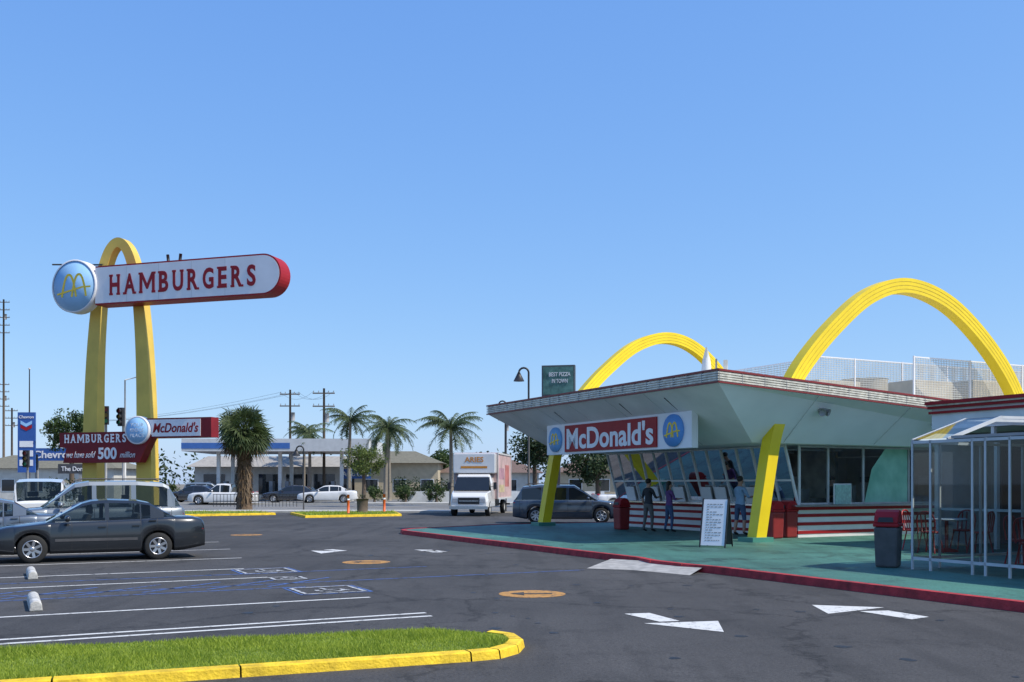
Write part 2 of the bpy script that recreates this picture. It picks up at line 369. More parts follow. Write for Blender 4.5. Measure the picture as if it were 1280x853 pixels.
b.obj('bay_symbols',kind='structure')
b=MB()
for cx,cy in [(.3,14.94),(-3.06,21.0),(-8.55,32.2)]:
    b.poly([(cx+.5*math.cos(t),cy+.5*math.sin(t),.008) for t in [i*math.pi/20 for i in range(40)]],OLINE)
    b.poly([(cx-.33,cy,.012),(cx-.12,cy-.22,.012),(cx-.12,cy+.22,.012)],ASPH); b.poly([(cx-.118,cy-.06,.012),(cx+.3,cy-.06,.012),(cx+.3,cy+.06,.012),(cx-.118,cy+.06,.012)],ASPH)
b.obj('orange_roundels',kind='structure')
b=MB(); OIL=mat('oil_stain',(.018,.018,.018),.5,.3,8)
random.seed(21)
for i in range(70):
    cx,cy=random.choice([(-4.2,13.0),(-6,18),(-7,21),(1,12),(-1,17),(2.5,15),(-2.5,23),(4.5,11)]); cx+=random.gauss(0,1.6); cy+=random.gauss(0,1.2); r0=random.uniform(.015,.09)
    if (Vector((cx,cy,0))-L(0,0)).dot(U)>-6.6: continue
    b.poly([(cx+r0*random.uniform(.6,1.2)*math.cos(t),cy+r0*random.uniform(.6,1.2)*math.sin(t),.0062) for t in [k*math.pi/5 for k in range(10)]],OIL)
b.obj('oil_stains',kind='structure')
# ---------------------------------------------------------------- grass islands
def island(nm,pts,h,kw,blades,bl=.05,skip=()):
    P=[Vector((x,y,0)) for x,y in pts]; n=len(P); inn=[]
    for i in range(n):
        e0=(P[i]-P[i-1]).normalized(); e1=(P[(i+1)%n]-P[i]).normalized()
        nn=(Vector((-e0.y,e0.x,0))+Vector((-e1.y,e1.x,0))).normalized()
        inn.append(P[i]+nn*kw*(.05 if (i in skip and (i-1)%n in skip) else 1))
    b=MB(); up=Vector((0,0,h)); dn=Vector((0,0,-.05))
    for i in range(n):
        if i in skip: continue
        j=(i+1)%n; g=(P[j]-P[i]).normalized()*.008
        o0=P[i]+(inn[i]-P[i])*.15+g; o1=P[j]+(inn[j]-P[j])*.15-g
        b.add([P[i]+dn+g,P[j]+dn-g,o1+up*.88,o0+up*.88,P[i]+(inn[i]-P[i])*.27+up+g,P[j]+(inn[j]-P[j])*.27+up-g,inn[i]+up+g,inn[j]+up-g,inn[i]+dn+g,inn[j]+dn-g],[(0,1,2,3),(3,2,5,4),(4,5,7,6),(6,7,9,8)],YKERB)
    b.obj(nm+'_kerb',kind='structure')
    MB().ext([p+Vector((0,0,-.02)) for p in inn],(0,0,h+.005),SOIL).obj(nm+'_lawn',kind='structure')
    xs=[p.x for p in inn];ys=[p.y for p in inn]; b=MB(); vs=[];fs=[]
    def inside(x,y):
        r=False;j=n-1
        for i in range(n):
            if (inn[i].y>y)!=(inn[j].y>y) and x<(inn[j].x-inn[i].x)*(y-inn[i].y)/(inn[j].y-inn[i].y)+inn[i].x: r=not r
            j=i
        return r
    k=0; x0_=max(min(xs),-6.5) if nm=='lawn_island' else min(xs)
    while k<blades:
        x=random.uniform(x0_,max(xs));y=random.uniform(min(ys),max(ys))
        if not inside(x,y): continue
        k+=1; hh=bl*random.uniform(.4,1.2)*(.85+.35*math.sin(x*3.1+y*2)*math.sin(y*4-x)); a=random.uniform(0,6.28); ln=random.uniform(.2,1.0)*hh; wd=bl*.10
        dx,dy=math.cos(a),math.sin(a); t=random.uniform(0,6.28)
        o=len(vs); z=h-.02
        vs+=[(x-dx*wd,y-dy*wd,z),(x+dx*wd,y+dy*wd,z),(x+math.cos(t)*ln,y+math.sin(t)*ln,z+hh)]; fs.append((o,o+1,o+2))
    b.add(vs,fs,GRASS); b.obj(nm+'_grass',kind='stuff',label='short bright green lawn grass inside a yellow kerb',category='grass')
isl=[(-9,5.85),(-3.66,7.95),(-2.3,8.49),(-.37,9.25),(-.1,9.4),(.08,9.7),(.14,10.1),(.05,10.5),(-.2,10.72),(-.9,10.85),(-3.5,10.0),(-9,8.2)]
island('lawn_island',isl,.09,.17,70000,.05,skip=(8,9,10,11))
island('far_island',[(-10,48.3),(-5.6,51),(-6.5,56),(-12,54)],.12,.2,2500,.15)
island('sign_island',[(-28,47),(-17,50),(-12.5,53),(-14,56),(-28,56)],.12,.2,4000,.15)
# ---------------------------------------------------------------- restaurant building
bd=thing('restaurant_building','low white walk-up restaurant with slanted canopy roof','building',tuple(O),UA)
ZT=lambda a:4.48-.054*(a+2.13)
b=MB(); a0,a1,b0,b1=-2.13,14,-1.08,11.9; th=.34
b.hexa([(a0,b0,ZT(a0)-th),(a1,b0,ZT(a1)-th),(a1,b1,ZT(a1)-th),(a0,b1,ZT(a0)-th),(a0,b0,ZT(a0)),(a1,b0,ZT(a1)),(a1,b1,ZT(a1)),(a0,b1,ZT(a0))],CREAM)
b.obj('roof',bd)
b=MB()
for k,(z,hh,m,pr) in enumerate([(-.02,.05,DRED,.05),(-.09,.035,CREAM,.04),(-.15,.035,CREAM,.04),(-.21,.035,CREAM,.04),(-.27,.035,CREAM,.04),(-.325,.035,DRED,.05)]):
    b.beam((a0-pr/2,b0-pr,ZT(a0)+z),(a0-pr/2,b1+pr,ZT(a0)+z),pr,hh,m)
    b.beam((a0-pr,b0-pr/2,ZT(a0)+z),(a1,b0-pr/2,ZT(a1)+z),pr,hh,m)
for i in range(22):
    y=b0+i*.6; b.bx(a0-.045,a0-.004,y,y+.012,ZT(a0)-.3,ZT(a0)-.04,GREY)
    x=a0+i*.72
    if x<a1: b.bx(x,x+.012,b0-.045,b0-.004,ZT(x)-.3,ZT(x)-.05,GREY)
b.obj('fascia_trim',bd)
b=MB(); zi=2.76; ia,ib0,ib1=.12,.3,10.6
o=[(a0+.02,b0+.02,ZT(a0)-th-.003),(a1,b0+.02,ZT(a1)-th-.003),(a1,b1-.02,ZT(a1)-th-.003),(a0+.02,b1-.02,ZT(a0)-th-.003)]
i_=[(ia,ib0,zi),(a1,ib0,zi),(a1,ib1,zi),(ia,ib1,zi)]
b.add([o[0],o[3],i_[3],i_[0]],[(0,1,2,3)],SOFF); b.add([o[0],o[1],i_[1],i_[0]],[(0,3,2,1)],SOFFLIT); b.add([o[2],o[3],i_[3],i_[2]],[(0,1,2,3)],SOFF)
b.add(i_,[(0,1,2,3)],SOFF)
b.obj('canopy_soffit',bd)
b=MB()
for yb in (2.2,4.2,6.3,8.3,10.2): b.beam((a0+.05,yb,ZT(a0)-th-.02),(ia-.02,yb*.86+.5,zi+.0),.012,.012,LGREY)
for xs_ in (1.2,4.6,8): b.beam((xs_,b0+.05,ZT(xs_)-th-.02),(xs_,ib0-.02,zi+.02),.012,.015,LGREY)
b.objs('panel_seam',bd)
# arches
AP=[(0,.1),(.28,1.6),(.58,3.0),(1.0,4.0),(1.62,4.9),(2.71,5.98),(4.09,6.98),(5.6,7.38),(7.4,6.97),(9.2,5.75),(10.45,4.3),(11.3,2.4),(11.7,.1)]
G=mat('arch_groove',(.52,.36,.02),.6,.3,6)
def arch_mesh(b,pts,y0,tw,td,mt):
    C=cr([(p[0],0,p[1]) for p in pts],8); n=len(C); ins=[];outs=[]
    for i in range(n):
        d=(C[min(n-1,i+1)]-C[max(0,i-1)]).normalized(); nn=Vector((-d.z,0,d.x)); t_=tw*(.80 if C[i].z<3 else .80+.2*min(1,(C[i].z-3)/2))
        ins.append(C[i]-nn*t_/2); outs.append(C[i]+nn*t_/2)
    vs=[]
    for i in range(n):
        for p,y in ((ins[i],-td/2),(outs[i],-td/2),(outs[i],td/2),(ins[i],td/2)): vs.append((p.x,y0+y,p.z))
    fs=[]
    for i in range(n-1):
        for k in range(4): fs.append((i*4+k,i*4+(k+1)%4,(i+1)*4+(k+1)%4,(i+1)*4+k))
    b.add(vs,fs+[(0,1,2,3),(len(vs)-1,len(vs)-2,len(vs)-3,len(vs)-4)],mt)
    for s in (-1,1):
        for f in (-.26,0,.26):
            for i in range(n-1):
                if C[i].z<4.3: continue
                q=[C[i]+(outs[i]-C[i])*(f*2-.03),C[i]+(outs[i]-C[i])*(f*2+.03),C[i+1]+(outs[i+1]-C[i+1])*(f*2+.03),C[i+1]+(outs[i+1]-C[i+1])*(f*2-.03)]
                b.add([(p.x,y0+s*(td/2+.004),p.z) for p in q],[(0,1,2,3)],G)
for y0 in (0,11.6):
    P_=AP if y0==0 else [(x if x<=5.6 else 5.6+(x-5.6)*.80,z) for x,z in AP]
    b=MB(); arch_mesh(b,P_,y0,.42,.36,YEL); b.obj('arch',bd,label='large yellow arch rising through the canopy roof')
b=MB(); b.box((-.02,0,.17),(.7,.6,.14),TEALG); b.box((-.02,11.6,.17),(.7,.6,.14),TEALG); b.objs('arch_footing',bd)
# walls
STW=mat('counter_white',(.75,.74,.72),.4,.05,3); IW=mat('interior_wall',(.26,.26,.24),.6,.5,2)
b=MB(); b.bx(2.4,2.6,1.0,10.4,.12,1.0,STW); b.bx(2.6,13.9,1.0,1.2,.12,1.0,STW)
b.bx(2.6,13.9,10.2,10.4,.12,2.75,STW); b.bx(13.7,13.9,1.2,10.2,.12,2.75,STW); b.bx(6.2,6.35,3.4,10.2,.13,2.75,IW)
b.obj('wall',bd)
b=MB()
for z in (.22,.46,.70,.9):
    b.bx(2.385,2.40,.985,10.4,z,z+.09,RED); b.bx(2.4,13.9,.985,1.0,z,z+.09,RED)
b.obj('red_stripe',bd)
b=MB(); b.bx(2.1,2.65,.75,10.45,1.0,1.05,CHROME); b.bx(2.65,13.9,.75,1.22,1.0,1.05,CHROME); b.obj('counter_ledge',bd)
fr=MB(); gl=MB()
n=13
for i in range(n+1):
    y=1.05+i*(10.35-1.05)/n; fr.beam((2.45,y,1.05),(1.95,y,2.75),.05,.07,WHITE,up=(1,0,0))
for z,x in ((1.08,2.44),(1.75,2.245),(2.72,1.96)): fr.beam((x,1.05,z),(x,10.35,z),.06,.05,WHITE)
gl.poly([(2.44,1.05,1.07),(2.44,10.35,1.07),(1.96,10.35,2.74),(1.96,1.05,2.74)],GLASS)
for x in (2.5,3.6,5.0,6.9,9,11.5,13.8): fr.beam((x,1.06,1.05),(x,1.06,2.75),.06,.06,WHITE if x<3 else LGREY)
for z in (1.08,2.72): fr.beam((2.5,1.06,z),(13.8,1.06,z),.06,.05,LGREY)
gl.poly([(2.44,1.07,1.07),(13.8,1.07,1.07),(13.8,1.07,2.74),(2.44,1.07,2.74)],GLASS)
fr.obj('window_frame',bd); gl.obj('window_glass',bd)
b=MB()
for i in (2,4,5,7,9,11):
    y=1.12+i*(10.35-1.05)/13; b.hexa([(2.30,y,1.06),(2.33,y,1.06),(2.33,y+.5,1.06),(2.30,y+.5,1.06),(2.18,y,1.55),(2.21,y,1.55),(2.21,y+.5,1.55),(2.18,y+.5,1.55)],SIGNW)
b.objs('order_board',bd)
b=MB(); T2=mat('window_mural',(.26,.66,.48),.5,.25,1.5,c2=(.42,.78,.62))
b.poly([(5.05,1.05,1.1),(6.85,1.05,1.1),(6.85,1.05,2.7),(5.9,1.05,2.7),(5.35,1.05,2.1)],T2); b.obj('window_mural',bd,label='pale green painted window panel')
b=MB(); b.bx(3.75,4.35,.9,.93,1.06,1.62,mat('menu_panel',(.35,.55,.48),.5,.2,14)); b.bx(3.7,4.4,.93,.95,1.06,1.66,WHITE); b.obj('menu_panel',bd)
KIT=mat('steel_kitchen',(.35,.35,.35),.3,.2,4,metal=.6)
b=MB(); b.bx(2.6,13.6,1.3,10.1,.121,.14,GREY); b.obj('kitchen_floor',bd)
b=MB(); b.bx(4.6,5.6,2.6,4.6,.14,1.2,KIT); b.bx(4.6,5.8,5.4,8.6,.14,1.0,KIT); b.bx(4.8,5.6,5.6,8.4,1.9,2.5,KIT)
b.bx(9,10,2.5,5,.14,1.9,KIT); b.bx(3.2,3.8,9,9.8,.14,1.8,DRED); b.bx(3.0,3.4,1.6,2.1,.14,1.5,KIT); b.bx(5.9,6.1,5,9,1.3,1.9,STW); b.bx(3.0,3.5,4.0,4.4,1.06,1.5,DRED); b.bx(3.0,3.4,6.4,6.8,1.06,1.45,KIT); b.bx(2.7,3.6,1.3,9.9,.95,1.03,KIT)
b.bx(7.5,8.2,3,5,.14,1.7,STW); b.bx(5.0,5.5,1.8,2.3,.14,1.6,STW)
b.objs('kitchen_unit',bd)
b=MB()
for y in (3,5.2,7.4,9.3): b.bx(3.2,6.1,y-.07,y+.07,2.68,2.73,mat('tube_light_cover',(.8,.8,.8),.4,.02,2))
b.objs('ceiling_light',bd)
b=MB()
for x,dx in ((1.75,-.12),(1.75,.12),(6.2,-.12),(6.2,.12)):
    zz=3.62 if x<3 else 3.35; yy=-.62 if x<3 else -.55
    b.cyl((x,yy+.1,zz+.02),(x+dx,yy-.12,zz-.08),.07,GREY,12,.1)
b.objs('flood_light',bd)
b=MB(); b.tube([(1.5,4,4.2),(1.5,4,5.0),(1.5,4,5.45),(1.5,4,5.85)],[.16,.17,.12,.02],WHITE,14); b.bx(1.25,1.75,3.75,4.25,4.15,4.5,WHITE); b.tube([(1.8,3.9,4.5),(1.8,3.9,5.5)],.03,GREY,8); b.tube([(2.0,3.7,4.3),(2.0,3.7,5.45)],.07,WHITE,10)
b.objs('roof_vent',bd)
SCR=mat('screen_mesh',(.52,.52,.49),.6,.1,2)
def screen(p,q,z0,z1):
    b=MB(); p=Vector(p);q=Vector(q);ln=(q-p).length;n=int(ln/.07)
    for i in range(n+1):
        r=p+(q-p)*i/n; b.beam((r.x,r.y,z0),(r.x,r.y,z1),.014,.012,SCR)
    for k in range(int((z1-z0)/.07)+1): b.beam((p.x,p.y,z0+k*.07),(q.x,q.y,z0+k*.07),.012,.014,SCR)
    n=max(1,int(ln/2.2))
    for i in range(n+1):
        r=p+(q-p)*i/n; b.beam((r.x,r.y,z0-.6),(r.x,r.y,z1+.03),.045,.045,SIGNW)
    b.beam((p.x,p.y,z1),(q.x,q.y,z1),.03,.035,SIGNW)
    return b.obj('roof_screen',bd)
screen((5,7,0),(5,3.5,0),4.2,5.6); screen((5,3.5,0),(16,3.5,0),4.1,5.75); screen((6.5,.5,0),(13.9,.5,0),4.2,5.45)
b=MB(); BE=mat('beige_metal',(.50,.45,.36),.6,.12,2)
b.bx(6.5,8.4,4.4,6.4,4.0,5.15,BE); b.cyl((9.2,5,3.9),(9.2,5,5.3),.8,BE,20); b.bx(10.5,13.5,4.2,6.5,3.9,5.2,BE); b.bx(7.5,9.2,1.3,2.4,4.0,4.9,BE); b.bx(10,12.6,1.2,2.6,3.9,5.0,BE)
b.objs('rooftop_unit',bd,bevel=.03)
# ------------ roof sign
rs=thing('canopy_sign','long white and red sign hung beneath the canopy edge','sign',tuple(L(-1.3,5.05)),UA-R(90))
hl=3.98
b=MB(); b.bx(-hl,hl,0,.22,2.62,3.62,SIGNW); b.obj('sign_board',rs,bevel=.01)
b=MB(); b.bx(-2.72,2.42,-.04,0,2.69,3.55,RED); b.obj('red_panel',rs)
text("McDonald's",4.85,.70,SIGNW,rs,(-.15,-.046,3.12),(1,0,0),(0,0,1),.006,.025)
def logo(parent,cx,y,cz,r,fill=BLUE,nm='logo_disc',wd_=.085):
    b=MB(); b.lathe([(0,-.03),(r,-.03),(r,.04),(0,.04)],fill,36,'Y',(cx,y,cz)); b.obj(nm,parent)
    b=MB()
    def rib(pts,wd,m=LYEL):
        P=[Vector(p) for p in pts]; vs=[]
        for i,p in enumerate(P):
            d=(P[min(len(P)-1,i+1)]-P[max(0,i-1)]).normalized(); nn=Vector((-d.z,0,d.x))*wd/2; vs+=[p-nn,p+nn]
        b.add(vs,[(2*i,2*i+1,2*i+3,2*i+2) for i in range(len(P)-1)],m)
    for j,o_ in enumerate((-.24*r,.24*r)):
        rib([(cx+o_+.34*r*s,y-.038-.003*j,cz-.42*r+.88*r*(1-abs(s)**2.4)) for s in [q/10-1 for q in range(21)]],wd_*r)
    rib([(cx-.80*r,y-.046,cz-.30*r),(cx+.40*r,y-.046,cz-.05*r),(cx+.80*r,y-.046,cz-.05*r)],wd_*.7*r)
    b.obj('arches_emblem',parent)
logo(rs,-3.35,-.035,3.12,.41,mat('emblem_light_blue',(.20,.44,.76),.5,.05,2),'logo_disc',.13); logo(rs,3.2,-.035,3.12,.45,MBLUE,'emblem_disc',.13)
b=MB()
for x in (-2.6,1.2,3.4): b.tube([(x,.1,3.6),(x+.1,-.55,3.98)],.02,BLACK,6); b.tube([(x,.1,3.6),(x-.3,.3,3.9)],.02,BLACK,6)
b.objs('hanger_rod',rs)
# ------------ dining extension + patio windscreen
ex=thing('dining_building','flat roofed dining annex with red trimmed fascia','building',tuple(O),UA)
b=MB(); b.bx(2.8,13,-14,-3.25,3.0,3.5,WHITE); b.obj('roof',ex)
b=MB(); b.bx(2.70,2.8,-14,-3.2,3.50,3.56,RED); b.bx(2.72,13,-14,-3.2,3.502,3.56,LGREY); b.bx(2.74,2.8,-14,-3.2,3.38,3.44,RED); b.bx(2.60,2.8,-14,-3.2,3.60,3.68,RED); b.bx(2.65,2.8,-14,-3.2,3.562,3.598,CREAM); b.obj('fascia_trim',ex)
b=MB(); b.bx(5.2,5.4,-14,-3.36,.12,2.99,mat('annex_wall',(.12,.12,.12),.6,.1,2)); b.bx(2.9,13,-3.35,-3.25,.12,2.99,WHITE)
b.obj('wall',ex)
b=MB()
for k in range(9): z=.3+k*.26; b.bx(5.17,5.198,-8.2,-6.4,z,z+.11,RED if k%2 else WHITE)
b.objs('red_stripe',ex)
b=MB()
for y in (-3.4,-5.0,-6.6,-8.4,-11,-13.8): b.bx(2.85,2.95,y-.04,y+.04,.12,3.0,WHITE)
b.bx(2.86,2.94,-13.8,-3.4,1.0,1.06,WHITE)
b.obj('window_frame',ex)
b=MB(); b.bx(5.1,5.16,-6.2,-3.5,.9,2.5,CARGLASS); b.bx(5.1,5.16,-13,-8.4,.3,2.5,CARGLASS)
b.objs('window',ex)
ws=thing('patio_windscreen','tall glazed patio windscreen with thin white metal posts','windscreen',tuple(O),UA)
FW=mat('frame_grey_white',(.50,.52,.53),.45,.1,3)
b=MB(); g=MB(); A=-3.3; AR=A+1.4
GS=glassmat('smoked_glass',(.55,.62,.62))
ys=[-7.96,-8.35,-9.2,-9.45,-9.9,-10.4,-11.6,-12.8,-14]
for y in ys: b.beam((A,y,.12),(A,y,2.42),.035,.035,FW)
for z in (.32,2.39): b.beam((A,ys[0],z),(A,ys[-1],z),.035,.05,FW)
g.poly([(A,ys[0],.35),(A,ys[-1],.35),(A,ys[-1],2.37),(A,ys[0],2.37)],GS)
xs=[A,-2.6,-1.5,-.3,1.2,2.7]
for x in xs[1:]: b.beam((x,ys[0],.12),(x,ys[0],2.42),.035,.035,FW)
b.beam((A,ys[0],.32),(2.7,ys[0],.32),.035,.05,FW); b.beam((A,ys[0],2.39),(2.7,ys[0],2.39),.035,.05,FW)
g.poly([(A,ys[0],.35),(2.7,ys[0],.35),(2.7,ys[0],2.37),(A,ys[0],2.37)],GS)
for y in (ys[0],-8.7): b.beam((A,y,2.42),(AR,y,2.84),.035,.06,FW); b.beam((AR,y,2.84),(2.7,y,2.9),.035,.05,FW)
b.beam((AR,ys[0],2.84),(AR,-8.7,2.84),.04,.04,FW)
g.poly([(A,ys[0],2.44),(A,-8.7,2.44),(AR,-8.7,2.86),(AR,ys[0],2.86)],GS); g.poly([(A,ys[0],2.43),(AR,ys[0],2.82),(2.7,ys[0],2.88),(2.7,ys[0],2.43)],GS)
b.obj('frame',ws); g.obj('glass_pane',ws)
SHADEP=mat('added_shade_panel',(.30,.31,.31),.6,.1,2)
b=MB(); b.bx(A+.03,2.68,ys[-1],-8.75,2.43,2.48,SHADEP); b.bx(AR+.1,2.68,-8.748,ys[0]-.03,2.43,2.48,SHADEP); b.objs('shade_panel',ws)  # flat panels added above the patio to throw it into shade
# patio furniture
REDP=mat('chair_red',(.40,.02,.02),.35,.1,3)
def chair(loc,rz):
    e=thing('patio_chair','red metal patio chair beside a round table','chair',loc,rz,'red chairs on the patio')
    b=MB(); b.lathe([(0,.44),(.2,.44),(.21,.46),(.2,.48),(0,.48)],REDP,18,'Z'); b.obj('seat',e)
    b=MB(); b.tube(cr([(-.19,-.17,.46),(-.2,-.22,.75),(-.1,-.25,.9),(.1,-.25,.9),(.2,-.22,.75),(.19,-.17,.46)],5),.018,REDP,6)
    for x in (-.1,0,.1): b.tube([(x,-.18,.48),(x,-.24,.88)],.014,REDP,6)
    b.obj('backrest',e)
    b=MB()
    for sx in (-1,1):
        for sy in (-1,1): b.tube([(.13*sx,.13*sy,.45),(.2*sx,.2*sy,.0)],.016,REDP,6)
    b.objs('leg',e)
def table(loc):
    e=thing('patio_table','round white patio table on one red pedestal','table',loc,0,'patio tables')
    b=MB(); b.lathe([(0,.71),(.42,.71),(.44,.73),(.42,.75),(0,.75)],WHITE,26,'Z'); b.obj('table_top',e)
    b=MB(); b.tube([(0,0,0),(0,0,.05),(0,0,.08),(0,0,.7)],[.26,.24,.04,.04],REDP,14); b.obj('pedestal',e)
for a,bb in ((1.2,-5.0),(-.6,-8.9),(1.2,-8.2),(-.9,-11.2)):
    table(tuple(L(a,bb,.12)))
    for k in range(4):
        t=k*math.pi/2+.6+a; chair(tuple(L(a+.75*math.cos(t),bb+.75*math.sin(t),.12)),UA+t+math.pi/2)
# bins
def bin_(loc,rz,body,label):
    e=thing('litter_bin',label,'litter bin',loc,rz)
    b=MB(); b.hexa([(-.19,-.19,0),(.19,-.19,0),(.19,.19,0),(-.19,.19,0),(-.215,-.215,.74),(.215,-.215,.74),(.215,.215,.74),(-.215,.215,.74)],body); b.obj('body',e,bevel=.04)
    b=MB(); b.bx(-.225,.225,-.225,.225,.742,.81,RED)
    b.ext([(-.21,-.21,.81),(-.21,-.18,.93),(-.21,-.10,1.02),(-.21,0,1.06),(-.21,.10,1.04),(-.21,.18,.95),(-.21,.21,.81)],(.42,0,0),RED); b.obj('lid',e,bevel=.02)
    b=MB(); b.add([(-.14,-.222,.83),(.14,-.222,.83),(.12,-.202,.92),(-.12,-.202,.92)],[(0,1,2,3)],BLACK); b.obj('opening',e)
bin_((6.92,18.4,.12),UA-R(60),mat('bin_grey',(.075,.075,.075),.6,.2,5,bump=.1),'dark grey litter bin with red hooded lid')
e1=mat('bin_red',(.26,.02,.02),.5,.15,3)
bin_((7.35,28.1,.12),UA-R(90),e1,'red litter bin beside the serving counter')
bin_((7.85,28.5,.12),UA-R(90),e1,'red litter bin beside the serving counter')
bin_((3.68,33.6,.12),UA-R(90),e1,'red litter bin at the far end of the counter')
# A-frame
af=thing('sandwich_board','white folding sandwich board with printed menu text','sandwich board',(4.96,24.3,.12),R(-28))
b=MB(); b.add([(-.29,-.32,.05),(.29,-.32,.05),(.29,-.03,1.15),(-.29,-.03,1.15),(-.29,-.295,.05),(.29,-.295,.05),(.29,-.005,1.15),(-.29,-.005,1.15)],[(0,1,2,3),(7,6,5,4),(0,3,7,4),(1,5,6,2),(3,2,6,7),(0,4,5,1)],SIGNW); b.obj('front_board',af)
b=MB(); b.add([(-.29,.32,.05),(.29,.32,.05),(.29,.03,1.15),(-.29,.03,1.15),(-.29,.295,.05),(.29,.295,.05),(.29,.005,1.15),(-.29,.005,1.15)],[(3,2,1,0),(4,5,6,7),(4,7,3,0),(2,6,5,1),(7,6,2,3),(1,5,4,0)],DGREY); b.obj('back_board',af)
b=MB()
for s in (-1,1):
    for x in (-.31,.31): b.beam((x,s*.33,0),(x,s*.02,1.17),.03,.03,BLACK)
b.obj('frame',af)
b=MB()
for i in range(15):
    t=.10+i*.056; z=.05+1.1*t; y=-.32+.29*t-.004; x=-.2
    while x<.18:
        wd=random.uniform(.03,.09); b.add([(x,y,z),(min(.2,x+wd),y,z),(min(.2,x+wd),y+.006,z+.022),(x,y+.006,z+.022)],[(0,1,2,3)],GREY); x+=wd+.02
        if random.random()<.15: break
b.obj('printed_text',af,kind='stuff')
# ---------------------------------------------------------------- roadside sign
SA=-math.atan2(.295,.956)
sg=thing('roadside_sign','tall pale yellow arch sign carrying a long hamburger board','sign',(-18.8,48,0),SA)
b=MB(); SP=[(-1.55,.05),(-1.53,4),(-1.42,7.5),(-1.22,10),(-.98,11.5),(-.55,12.75),(0,13.2),(.55,12.75),(.98,11.5),(1.22,10),(1.42,7.5),(1.53,4),(1.55,.05)]
def arch_taper(b,pts,td,mt):
    C=cr([(p[0],0,p[1]) for p in pts],6); n=len(C); vs=[]
    for i in range(n):
        d=(C[min(n-1,i+1)]-C[max(0,i-1)]).normalized(); nn=Vector((-d.z,0,d.x)); tw=.86-.40*(C[i].z/13.2)**1.5
        dd=td-.15*(C[i].z/13.2)
        for p,y in ((C[i]-nn*tw/2,-dd/2),(C[i]+nn*tw/2,-dd/2),(C[i]+nn*tw/2,dd/2),(C[i]-nn*tw/2,dd/2)): vs.append((p.x,y,p.z))
    fs=[(i*4+k,i*4+(k+1)%4,(i+1)*4+(k+1)%4,(i+1)*4+k) for i in range(n-1) for k in range(4)]
    b.add(vs,fs,mt)
arch_taper(b,SP,.6,YELP); b.obj('arch',sg)
DX=.72
zc,r_=10.97,.91; pts=[(-1.2+DX,-1.15,zc-r_)]+[(7.72+DX+r_*math.sin(t),-1.15,zc-r_*math.cos(t)) for t in [k*math.pi/20 for k in range(21)]]+[(-1.2+DX,-1.15,zc+r_)]
b=MB(); b.ext(pts,(0,.85,0),RED,False); b.obj('sign_box',sg)
r2=.84; pts=[(-1.2+DX,-1.16,zc-r2)]+[(7.72+DX+r2*math.sin(t),-1.16,zc-r2*math.cos(t)) for t in [k*math.pi/20 for k in range(21)]]+[(-1.2+DX,-1.16,zc+r2)]
b=MB(); b.ext(pts,(0,.008,0),SIGNW); b.obj('sign_face',sg)
b=MB()
for k in range(1,5): x=-1.2+DX+k*1.75; b.bx(x,x+.012,-1.163,-1.1605,zc-r2+.02,zc+r2-.02,LGREY)
b.objs('face_seam',sg)
slab('HAMBURGERS',3.5+DX,zc-.02,8.0,.96,-1.172,LRED,sg)
logo(sg,-2.45+DX+.10,-1.2,11.0,1.19,BLUE,'logo_disc',.095)
b=MB(); b.lathe([(1.19,-.05),(1.26,-.05),(1.26,.5),(0,.5)],SIGNW,36,'Y',(-2.45+DX+.10,-1.2,11.0)); b.obj('disc_case',sg)
b=MB(); b.tube([(-3.7,-.3,12.35),(-.8,-.3,12.15)],.04,BLACK,6); b.tube([(3.3,-.8,11.85),(3.25,-.8,12.25)],.07,BLACK,8); b.tube([(3.9,-.8,11.85),(3.95,-.8,12.25)],.07,BLACK,8); b.objs('support_stub',sg)
D2=.55
b=MB(); b.ext([(x+D2,-.9,z) for x,z in [(-3.3,3.4),(-2.9,3.35),(-3.1,2.65),(1.2,2.65),(1.5,3.2),(1.9,3.9),(1.6,4.1),(-3.3,4.1)]],(0,.5,0),MAROON); b.obj('lower_board',sg)
slab('HAMBURGERS',-1.25+D2,3.80,3.6,.40,-.912,SIGNW,sg)
text('we have sold',1.65,.30,SIGNW,sg,(-2.05+D2,-.915,3.04),(1,0,0),(0,0,1),.006,.0,shear=.4)
text('500',1.05,.56,SIGNW,sg,(-.55+D2,-.915,3.09),(1,0,0),(0,0,1),.006,.03)
text('million',.85,.28,SIGNW,sg,(.58+D2,-.915,3.02),(1,0,0),(0,0,1),.006,.0,shear=.4)
b=MB(); b.lathe([(0,-.04),(.60,-.04),(.60,.3),(0,.3)],BLUE,32,'Y',(1.2+D2,-1.0,4.15)); b.lathe([(.60,-.045),(.66,-.045),(.66,.3)],SIGNW,32,'Y',(1.2+D2,-1.0,4.15)); b.obj('lower_disc',sg)
for s,z in (('YOUR',4.40),('KIND OF',4.15),('PLACE',3.90)): text(s,.75,.17,SIGNW,sg,(1.2+D2,-1.045,z),(1,0,0),(0,0,1),.004,.0)
b=MB(); b.bx(2.1,5.6,-.85,-.25,3.78,4.70,MAROON); b.obj('side_board',sg); b=MB(); b.bx(2.0,5.05,-.87,-.852,3.85,4.63,SIGNW); b.obj('side_board_face',sg)
text("McDonald's",2.45,.46,LRED,sg,(3.72,-.878,4.25),(1,0,0),(0,0,1),.004,.02,shear=.25)
